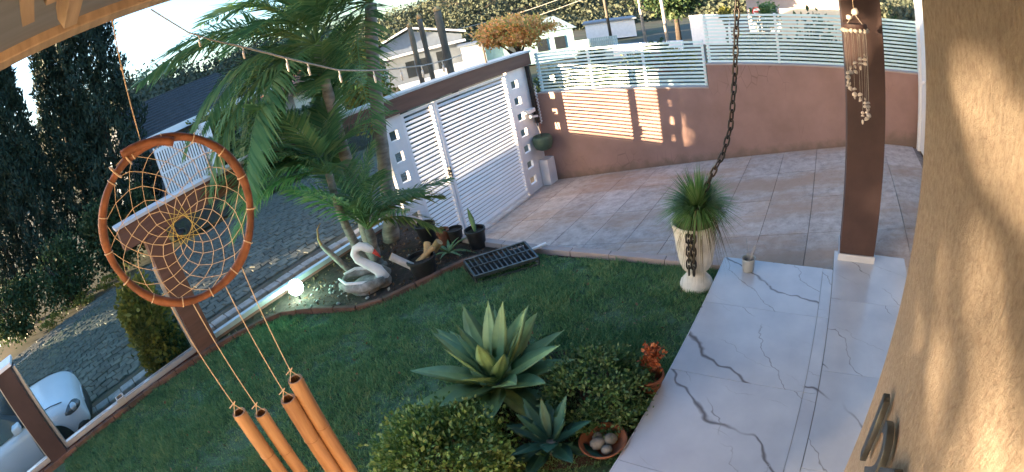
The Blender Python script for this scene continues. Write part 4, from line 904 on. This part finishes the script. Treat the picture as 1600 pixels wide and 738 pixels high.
for i in range(len(ST) - 1):
    for j in range(k_):
        l = (j + 1) % k_; fs.append((i*k_+j, i*k_+l, (i+1)*k_+l, (i+1)*k_+j))
fs.append(tuple(range(k_))); fs.append(tuple((len(ST) - 1) * k_ + j for j in range(k_ - 1, -1, -1)))
bd = MB().add(vs, fs).build('body', T['carpaint'], car, smooth=True, recalc=True); bd.modifiers.new('smooth', 'SUBSURF').levels = 2; bd.modifiers['smooth'].render_levels = 2
cab = [(-1.75, .62, .98), (-1.35, .60, 1.40), (-.5, .60, 1.47), (.15, .59, 1.44), (.95, .64, .96)]
vs = [cpt(x, w_, z) for x, w_, z in cab] + [cpt(x, -w_, z) for x, w_, z in cab]; q = len(cab)
MB().add(vs, [(1, 2, q+2, q+1), (2, 3, q+3, q+2)]).build('roof', T['carpaint'], car, smooth=True)
MB().add(vs, [(3, 4, q+4, q+3)]).build('windscreen', T['windowdark'], car); MB().add(vs, [(0, 1, q+1, q)]).build('rear_window', T['windowdark'], car)
for s_ in (1, -1):
    w_ = [cpt(x, s_ * (y + .004), z) for x, y, z in cab]; lo_ = [cpt(-1.7, s_ * .74, .90), cpt(.9, s_ * .76, .90)]
    MB().add(w_ + lo_, [(0, 1, 2, 3, 4, 6, 5)]).build('side_window', T['windowdark'], car)
    MB().bar(cpt(-.35, s_ * .69, .92), cpt(-.35, s_ * .60, 1.44), .07, .02, (1, 0, 0)).build('door_pillar', T['carpaint'], car)
    hl = MB().ball(cpt(1.66, s_ * .655, .655), (.30, .155, .105), 18, 10).build('headlight', T['headlight'], car, smooth=True)
    MB().ball(cpt(1.78, s_ * .70, .665), (.12, .10, .075), 12, 8).build('reflector', T['alum'], hl, smooth=True)
    MB().box(cpt(.62, s_ * .88 - .09, .93), cpt(.80, s_ * .88 + .09, 1.05)).build('mirror', T['carpaint'], car, bevel=.03)
    for xw in (1.22, -1.25):
        w_ = MB(); ax = s_ * .74
        wv = []
        prof_ = [(.20, -.10), (.29, -.10), (.315, -.07), (.315, .07), (.29, .10), (.20, .10)]
        nn = 24
        for i, (r_, off) in enumerate(prof_):
            for j in range(nn): wv.append(cpt(xw + r_ * math.cos(2*PI*j/nn), ax + off, .315 + r_ * math.sin(2*PI*j/nn)))
        wf = [(i*nn+j, i*nn+(j+1) % nn, (i+1)*nn+(j+1) % nn, (i+1)*nn+j) for i in range(5) for j in range(nn)]
        wh = MB().add(wv, wf).build('wheel', T['rubber'], car, smooth='angle')
        rv = MB()
        for j in range(5):
            a_ = 2 * PI * j / 5; rv.bar(cpt(xw, ax + s_ * .07, .315), cpt(xw + .195 * math.cos(a_), ax + s_ * .08, .315 + .195 * math.sin(a_)), .06, .02, (0, 1, 0))
        rv.tube([cpt(xw + .195 * math.cos(2*PI*j/20), ax + s_ * .08, .315 + .195 * math.sin(2*PI*j/20)) for j in range(20)], .016, 6, closed=True).build('rim', T['alum'], wh)
        av = [cpt(xw + .36 * math.cos(t), s_ * (.862 - .006), .315 + .36 * math.sin(t)) for t in [2*PI*j/28 for j in range(28)]]
        MB().add(av, [tuple(range(28))]).build('wheel_arch', T['rubber'], car)
MB().ball(cpt(1.74, 0, .35), (.31, .84, .22), 24, 10).build('bumper_grille', T['blackplastic'], car, smooth=True)
for s_ in (1, -1):
    MB().tube([cpt(x, s_ * y, z) for x, y, z in ((.92, .685, .935), (1.1, .68, .902), (1.45, .69, .868), (1.66, .675, .815))], .007, 6).build('bonnet_gap', T['rubber'], car)
    MB().tube([cpt(x, s_ * y, z) for x, y, z in ((.86, .838, .80), (.84, .85, .55), (.83, .845, .30))], .006, 6).build('door_gap', T['rubber'], car)
MB().box(cpt(1.90, -.26, .40), cpt(1.985, .26, .52)).build('number_plate', T['whitepaint'], car)

# ================================================================ across the street and beyond
# house with a grey tiled roof and white barred gate
ho = thing('street_house', (5.0, 20, GZ), 'low house with a dark tiled roof behind the white barred gate', 'house')
MB().box((2.9, 17.6, GZ), (8.6, 24, 2.35)).build('wall', T['greywall'], ho)
rf = MB().add([(2.6, 17.2, 2.28), (8.9, 17.2, 2.28), (8.4, 21, 3.75), (3.6, 21, 3.75), (2.6, 24.5, 2.28), (8.9, 24.5, 2.28)], [(0, 1, 2, 3), (3, 2, 5, 4), (0, 3, 4), (1, 5, 2)]).build('roof', T['rooftile'], ho)
for i in range(14):
    t = (i + .5) / 14
    MB().bar((2.6 + .9 * t, 17.2 + 3.8 * t, 2.30 + 1.47 * t), (8.9 - .45 * t, 17.2 + 3.8 * t, 2.30 + 1.47 * t), .05, .03).build('tile_row', T['rooftile'], rf)
MB().box((2.55, 17.13, 2.12), (8.95, 17.2, 2.34)).build('fascia', T['whitepaint'], ho)
for x in (3.4, 4.9, 6.4): MB().box((x, 17.57, .9), (x + .9, 17.605, 1.8)).build('window', T['windowdark'], ho)
bg_ = thing('barred_gate', (4.35, 15.65, GZ), 'white gate of upright bars across the street seen through the hoop', 'gate')
bm = MB().box((-.028, -.012, 1.38), (.028, .012, 2.93)).mesh('gate_bar', T['whitemetal'])
for i in range(18): link('bar', bm, bg_, (-.86 + i * .094, 0, .05))
for z_, h_ in ((.38, .08), (1.80, .1), (1.1, .05)): MB().box((3.475, 15.66, z_), (5.2, 15.70, z_ + h_)).build('rail', T['whitemetal'], bg_)
MB().box((5.21, 15.5, .34), (5.5, 15.85, 2.05)).build('gate_post', T['whitepaint'], bg_)
MB().box((3.44, 15.58, .34), (3.47, 15.72, 1.97)).build('gate_jamb', T['whitemetal'], bg_)
wl_ = thing('street_wall', (7.5, 15.7, GZ), 'low dark stone wall below the white barred gate across the street', 'wall'); MB().box((3.3, 15.72, GZ), (14, 15.95, .33)).build('wall_block', T['mortar'], wl_)
tree('bronze_tree', (6.2, 16.5, GZ), (6.2, 16.5, 1.75), (1.15, 1.0, .62), 3500, 40, .14, T['goldconifer'], 'bronze leaved small tree beside the dark roof', 71, .08)
shrub('street_bush', (6.6, 16.4, .1), (1.5, .7, 1.2), 4500, 50, .14, T['hedge'], 'dark bush under the bronze leaved tree', 'bush', 'bushes across the street', 72, zmin=GZ)
shrub('street_bush', (9.2, 16.4, .0), (1.4, .7, 1.1), 4000, 50, .14, T['hedge'], 'dark bush seen low between the palm fronds', 'bush', 'bushes across the street', 73, zmin=GZ)
gt = tree('golden_tree', (8.6, 11.3, GZ), (8.6, 11.3, 1.5), (.8, .8, 1.6), 4500, 40, .12, T['goldconifer'], 'golden conical tree behind the two tall palms', 74, .09, spread=.35)
# cream house in low sun behind the palms
ch_ = thing('cream_house', (13.5, 20, GZ), 'cream house wall glowing between the tall palm trunks', 'house')
MB().box((10.5, 18.5, GZ), (15.8, 23, 1.7)).build('wall', T['creamwall'], ch_); MB().add([(10.2, 18.1, 1.65), (16.1, 18.1, 1.65), (16.1, 23.4, 1.65), (10.2, 23.4, 1.65), (13.1, 20.7, 2.7)], [(0, 1, 4), (1, 2, 4), (2, 3, 4), (3, 0, 4)]).build('roof', T['terracotta'], ch_)
for x in (11.2, 13.0): MB().box((x, 18.46, .2), (x + .9, 18.505, 1.1)).build('window', T['windowdark'], ch_)
# helper for far things: local frame facing the camera at azimuth az and distance d
def polar(az, d, z): return Vector((math.cos(R(az)) * d, math.sin(R(az)) * d, z))
for i, (az, d, zt) in enumerate(((45.9, 16.2, 2.85), (44.65, 16.4, 3.05), (42.55, 16.0, 3.15))):
    p = polar(az, d, GZ); t = thing('wooden_post', p, ('leftmost of three weathered posts standing before the grey house', 'middle one of three weathered posts before the grey house', 'rightmost and thickest of three weathered posts before the grey house')[i], 'post', 'weathered posts across the street')
    r_ = (.085, .085, .12)[i]; m_ = 14; MB().tube([(p.x, p.y, GZ + (zt - GZ) * k / m_) for k in range(m_ + 1)], [r_ * (1.08 if k % 3 == 0 else .96) for k in range(m_ + 1)], 10).build('shaft', T['postwood'], t, smooth=True)
    MB().lathe([(r_ * 1.0, 0), (r_ * .9, .10), (r_ * .3, .16)], (p.x, p.y, zt), 10).build('cap', T['log'], t, smooth=True)
# grey gabled house
def fb(az, d, u0, u1, z0, z1, th=.3, w0=0):
    """box across the line of sight at azimuth az: u to the right, th deep"""
    c = polar(az, d, 0); n_ = Vector((math.cos(R(az)), math.sin(R(az)), 0)); u = Vector((math.sin(R(az)), -math.cos(R(az)), 0))
    vs = [c + u * a_ + n_ * b_ + Vector((0, 0, z)) for z in (z0, z1) for a_, b_ in ((u0, w0), (u1, w0), (u1, w0 + th), (u0, w0 + th))]
    return MB().add(vs, [(3, 2, 1, 0), (4, 5, 6, 7), (0, 1, 5, 4), (1, 2, 6, 5), (2, 3, 7, 6), (3, 0, 4, 7)])
def fp_(az, d, u, z, w=0):
    c = polar(az, d, z); n_ = Vector((math.cos(R(az)), math.sin(R(az)), 0)); uu = Vector((math.sin(R(az)), -math.cos(R(az)), 0)); return c + uu * u + n_ * w
gh = thing('grey_house', polar(45, 40, GZ), 'grey gabled house with white roof edges beyond the gate', 'house')
g0 = [fp_(45, 40, u, z) for u, z in ((-4.5, GZ), (3.15, GZ), (3.15, 1.9), (-.8, 3.1), (-4.5, 2.0))]; g1 = [fp_(45, 40, u, z, 7) for u, z in ((-4.5, GZ), (3.15, GZ), (3.15, 1.9), (-.8, 3.1), (-4.5, 2.0))]
MB().add(g0 + g1, [(4, 3, 2, 1, 0), (0, 1, 6, 5), (1, 2, 7, 6), (2, 3, 8, 7), (3, 4, 9, 8), (4, 0, 5, 9)]).build('wall', T['greywall'], gh)
r0 = [fp_(45, 40, u, z, -.5) for u, z in ((-4.9, 2.0), (-.8, 3.28), (3.5, 1.98))]; r1 = [fp_(45, 40, u, z, 7.3) for u, z in ((-4.9, 2.0), (-.8, 3.28), (3.5, 1.98))]
up_ = Vector((0, 0, .16)); a_ = r0 + r1; b2 = [p + up_ for p in a_]
MB().add(a_ + b2, [(0, 1, 4, 3), (1, 2, 5, 4), (6, 9, 10, 7), (7, 10, 11, 8), (0, 6, 7, 1), (1, 7, 8, 2), (2, 8, 11, 5), (0, 3, 9, 6)]).build('roof', T['whitepaint'], gh)
fb(45, 40, -3.6, 3.3, 1.28, 1.46, .9, -1.0).build('porch_roof_edge', T['whitepaint'], gh)
for u0, u1, z0, z1 in ((-1.6, -.9, -.6, .7), (-.55, .1, -.6, .7), (.9, 1.4, -1.0, .9)): fb(45, 40, u0, u1, z0, z1, .05, -.06).build('window', T['windowdark'], gh)
for az, u0, u1, z1, lb in ((46.4, -1.3, .9, -.35, 'left piece of the white block wall before the grey house'), (42.3, -1.2, -.3, .0, 'narrow white block of wall right of the posts'), (41.2, -.5, .9, .15, 'right piece of the white block wall before the grey house')):
    t = thing('block_wall', polar(az, 33, GZ), lb, 'wall', 'white block walls before the grey house'); fb(az, 33, u0, u1, GZ, z1, .2).build('wall_block', T['whitepaint'], t)
sh = thing('white_shed', polar(39.5, 36, GZ), 'small white shed behind the end of the gate beam', 'shed')
fb(39.5, 36, -.9, .75, GZ, .95, 3).build('wall', T['whitepaint'], sh); fb(39.5, 36, -1.1, 2.6, .96, 1.12, 3.4, -.2).build('roof', T['greywall'], sh); fb(39.5, 36, .76, 2.4, GZ, .95, 3, .3).build('side_wall', T['tealroof'], sh)
tree('orange_tree', (18.2, 12.6, GZ), (18.2, 12.6, 1.78), (1.5, 2.0, .75), 7000, 80, .16, T['orangebloom'], 'orange flowering tree above the end of the gate beam', 75, .13, limbs=9, spread=.24)
te = thing('teal_house', polar(31, 34, GZ), 'pale teal house behind the orange flowering tree', 'house')
fb(31, 34, -2.2, 1.6, GZ, 1.05, 4).build('wall', T['tealwall'], te)
c = [fp_(31, 34, u, z, w_) for u, z, w_ in ((-2.6, 1.0, -.4), (1.9, 1.0, -.4), (1.9, 1.0, 4.4), (-2.6, 1.0, 4.4), (-1.2, 1.95, 2), (.6, 1.95, 2))]
MB().add(c, [(0, 1, 5, 4), (1, 2, 5), (2, 3, 4, 5), (3, 0, 4)]).build('roof', T['tealroof'], te)
for u0 in (-.9, .3): fb(31, 34, u0, u0 + .7, -.3, .55, .05, -.06).build('window', T['windowdark'], te)
tf_ = thing('picket_fence', polar(26, 31, GZ), 'pale teal picket fence right of the teal house', 'fence')
pk = MB().box((-.012, -.05, 0), (.012, .05, 1.35)).mesh('picket', T['tealroof'])
for i in range(24):
    p = fp_(26, 31, -1.35 + i * .115, GZ); o = link('picket', pk, tf_, p - polar(26, 31, GZ), (0, 0, R(26)))
for z in (-.5, .05): fb(26, 31, -1.4, 1.35, z, z + .06, .03, .02).build('rail', T['tealroof'], tf_)
wb = thing('white_building', polar(24.5, 46, GZ), 'long low white building in front of the wooded hill', 'building'); fb(24.5, 46, -1.9, 2.6, GZ, .55, 5).build('wall', T['whitepaint'], wb); fb(24.5, 46, -2.1, 2.8, .56, .7, 5.4, -.2).build('roof', T['greywall'], wb)
ww = thing('white_wall', (33, 6.3, GZ), 'brilliant white sunlit wall behind the higher louvred fence', 'wall'); MB().box((33, 6.2, GZ), (33.3, 8.9, .95)).build('wall_block', T['whitepaint'], ww)
ww = thing('white_wall', (29, 12, GZ), 'white sunlit garden wall under the dark tree', 'wall'); MB().box((28, 8.2, GZ), (28.3, 12.6, -.25)).build('wall_block', T['whitepaint'], ww)
em = thing('earth_mound', polar(20, 24, GZ), 'reddish earth mound before the bushes', 'mound'); p = polar(20.5, 24, GZ); MB().ball((p.x, p.y, GZ), (1.0, 1.7, .85), 16, 8, .08, rnd).build('earth', T['terracotta'], em, smooth=True)
for i, (az, d, rx, rz, mt, lb) in enumerate(((21.3, 23, .8, .55, 'goldconifer', 'yellow green bush left of the dark tree'), (19.2, 25, 1.0, .7, 'hedge', 'green bush under the dark tree'), (17.0, 23, .9, .5, 'goldconifer', 'bright yellow green bush at the step of the side wall'), (26.9, 27, .8, .6, 'hedge', 'green bush before the teal picket fence'))):
    p = polar(az, d, GZ + rz * .8); shrub('garden_bush', tuple(p), (rx, rx, rz), 2200, 26, .16, T[mt], lb, 'bush', 'bushes beyond the side wall', 80 + i, zmin=GZ)
p = polar(16.6, 36, GZ); tree('dark_tree', tuple(p), (p.x, p.y, 2.6), (2.0, 2.6, 1.7), 7000, 60, .3, T['hedge'], 'broad dark tree rising beyond the step in the side wall', 90, .22, cat='tree')
p = polar(6.4, 31, GZ); shrub('garden_bush', (p.x, p.y, .9), (.8, 1.0, .9), 2500, 26, .16, T['boxdark'], 'green bush right of the round road sign', 'bush', 'bushes beyond the side wall', 85, zmin=GZ)
p = polar(11, 33, GZ); shrub('garden_bush', (p.x, p.y, .9), (.5, .5, .6), 900, 14, .14, T['goldconifer'], 'small pale bush left of the chain top', 'bush', 'bushes beyond the side wall', 86, zmin=GZ)
rs = thing('road_sign', (30.5, 3.88, GZ), 'round red and white road sign beyond the side wall', 'sign')
MB().tube([(30.5, 3.88, GZ), (30.5, 3.88, 1.5)], .03, 8).build('sign_post', T['alum'], rs)
def disc(r, x): 
    return MB().add([(x, 3.88 + r * math.cos(2*PI*i/28), 1.17 + r * math.sin(2*PI*i/28)) for i in range(28)] + [(x + .008, 3.88 + r * math.cos(2*PI*i/28), 1.17 + r * math.sin(2*PI*i/28)) for i in range(28)], [tuple(range(28)), tuple(range(55, 27, -1))] + [(i, (i+1) % 28, 28 + (i+1) % 28, 28 + i) for i in range(28)])
disc(.30, 30.45).build('sign_plate', T['signred'], rs); disc(.23, 30.438).build('sign_face', T['whitepaint'], rs); MB().box((30.425, 3.70, 1.12), (30.435, 4.06, 1.22)).build('sign_bar', T['signred'], rs)
pb_ = thing('pink_building', (44, 2, GZ), 'low pinkish building at the top right behind the fence', 'building'); MB().box((42, -4, GZ), (50, 6.2, 1.95)).build('wall', T['pinkwall'], pb_); MB().box((41.6, -4.3, 1.96), (50.4, 6.5, 2.5)).build('roof', T['greywall'], pb_)
cb = thing('cream_wall', (36, -1, GZ), 'cream sunlit wall at the top right before the pinkish building', 'wall'); MB().box((35.5, -4.5, GZ), (35.8, 2.9, 1.15)).build('wall_block', T['creamwall'], cb)
# poles and wires
PT = []
for i, (az, d, h) in enumerate(((24.2, 40, 9), (20.4, 38, 9), (17.9, 34, 9))):
    p = polar(az, d, GZ); t = thing('utility_pole', p, ('leftmost thin utility pole against the wooded hill', 'middle thin utility pole against the wooded hill', 'thin utility pole before the dark tree')[i], 'pole', 'utility poles before the wooded hill')
    MB().tube([p, p + Vector((0, 0, h))], [.13, .09], 10).build('shaft', T['greywood'] if i else T['postwood'], t, smooth=True); MB().bar(p + Vector((-.5, .8, h - .6)), p + Vector((.5, -.8, h - .6)), .1, .1).build('crossarm', T['postwood'], t)
    PT.append(p + Vector((0, 0, h - .5)))
for z_, lb in ((-4.6, 'lower sagging wire across the wooded hill'), (-3.9, 'upper sagging wire across the wooded hill')):
    a_ = polar(44, 44, PT[0].z + z_ - 1.2); b_ = PT[0] + Vector((0, 0, z_ + .4)); t = thing('power_line', a_, lb, 'wire', 'wires from the utility poles')
    MB().tube([a_.lerp(b_, k / 12) - Vector((0, 0, .6 * math.sin(PI * k / 12))) for k in range(13)], .02, 5).build('cable', T['cord'], t)
# bushes just behind the side wall
for i, (y, rx, rz, zc, n_) in enumerate(((-1.5, .9, 1.5, .45, 5000), (.1, .9, 1.5, .42, 5000), (1.5, .7, 1.35, .4, 4000), (4.6, 1.0, .95, .1, 4000), (6.3, .9, .95, .1, 4000))):
    shrub('wall_bush', (10.4, y, zc), (.6, rx, rz), n_, 60, .12, T['hedge'], ('leafy bush behind the fence right of the pillar', 'leafy bush behind the fence at the left of the pillar', 'leafy bush behind the fence beside the chain', 'leafy bush behind the middle of the lower fence', 'leafy bush behind the gate end of the lower fence')[i], 'bush', 'bushes against the far side of the side wall', 95 + i, zmin=GZ, shell=.5)
# wooded hills
def hill(name, az0, az1, d, prof, depth, mat):
    vs = []; fs = []; m_ = 40; rows = 8
    for j in range(rows + 1):
        for i in range(m_ + 1):
            az = az0 + (az1 - az0) * i / m_; t = j / rows
            h = np.interp(az, [p[0] for p in prof], [p[1] for p in prof]); z = GZ - .5 + (h - GZ) * math.sin(t * PI / 2) + 1.2 * noise.noise(Vector((az * .35, t * 4, d)))
            vs.append(polar(az, d + depth * t, z))
    for j in range(rows):
        for i in range(m_): a_ = j * (m_ + 1) + i; fs.append((a_, a_ + 1, a_ + m_ + 2, a_ + m_ + 1))
    return struct(MB().add(vs, fs).build(name, mat, smooth=True)), vs
h1, v1 = hill('wooded_hill', -14, 55, 75, [(-14, 2), (5, 3), (14, 6), (22, 16), (38, 15), (43, 10), (50, 7.5), (55, 5)], 60, T['terrain'])
h2, v2 = hill('distant_hill', 48, 104, 170, [(48, 5), (60, 15.5), (66, 17), (77, 22.5), (90, 24), (104, 18)], 60, T['forest'])
def cover(name, vs_, n_, size, mat, label, seed):
    g_ = np.random.default_rng(seed); A0 = np.array([tuple(v) for v in vs_]); k = g_.integers(0, len(A0), n_ // 60)
    c_ = A0[k] + g_.normal(size=(len(k), 3)) * np.array([2.5, 2.5, .6]); c_[:, 2] += size * 1.2
    P = np.repeat(c_, 60, axis=0) + g_.normal(size=(len(k) * 60, 3)) * np.array([2.2, 2.2, 1.7]) * size * .9
    V_, F_ = leaf_verts(P, size, g_, .8, .3); tag(link(name, np_mesh(name, V_, F_, mat)), label, 'woodland', kind='stuff')
cover('hill_woodland', v1, 110000, .55, T['forest'], 'mixed green woodland covering the hill at the top', 5)
cover('far_woodland', v2, 24000, 1.6, T['forest'], 'dark woodland along the distant ridge at the top left', 6)

# ================================================================ beyond the left edge: unseen trees and a wall added to block or dapple the sun
def shade_tree(x, y, r, zc, n_, K, label, seed, size=.2):
    tree('shade_tree', (x, y, GZ), (x, y, zc), r, n_, K, size, T['treeleaf'], label, seed, .14, 'unseen trees added for shade beyond the left edge', .25, .4)
ow = thing('sun_block_wall', (-9, 15.7, GZ), 'unseen wall added beyond the left edge to cut the lowest sun', 'wall'); MB().box((-30, 15.6, GZ), (-4.6, 15.8, 1.0)).build('wall_block', T['creamwall'], ow)  # unseen wall, its height set to stop the lowest sun rays
for i, (x, y, rx, n_) in enumerate(((-13.05, 17.6, 2.2, 14000), (-17.0, 18.0, 2.3, 4200), (-20.4, 17.6, 2.1, 3600))):
    shade_tree(x, y, (rx, 1.6, 2.6), (2.6, 2.7, 2.9)[i], n_, 90 if i == 0 else 60, ('nearest dense unseen tree added for shade beyond the left edge', 'middle dense unseen tree added for shade beyond the left edge', 'farthest dense unseen tree added for shade beyond the left edge')[i], 200 + i, .28)  # unseen dense crowns added to keep sun off the side wall and pillar
cypress((-6.2, 20.6, GZ), 8.5, 1.7, 12000, 'broad unseen cypress added beyond the left edge to shade the bushes', 35)  # unseen, added to keep sun off the bushes at the left
shade_tree(-8.4, 6.9, (1.7, 1.1, 1.5), 3.3, 2600, 30, 'unseen loose leafed tree added beyond the left edge to dapple the stucco', 210, .2)  # unseen sparse crown added to break the sun into dapples on the stucco
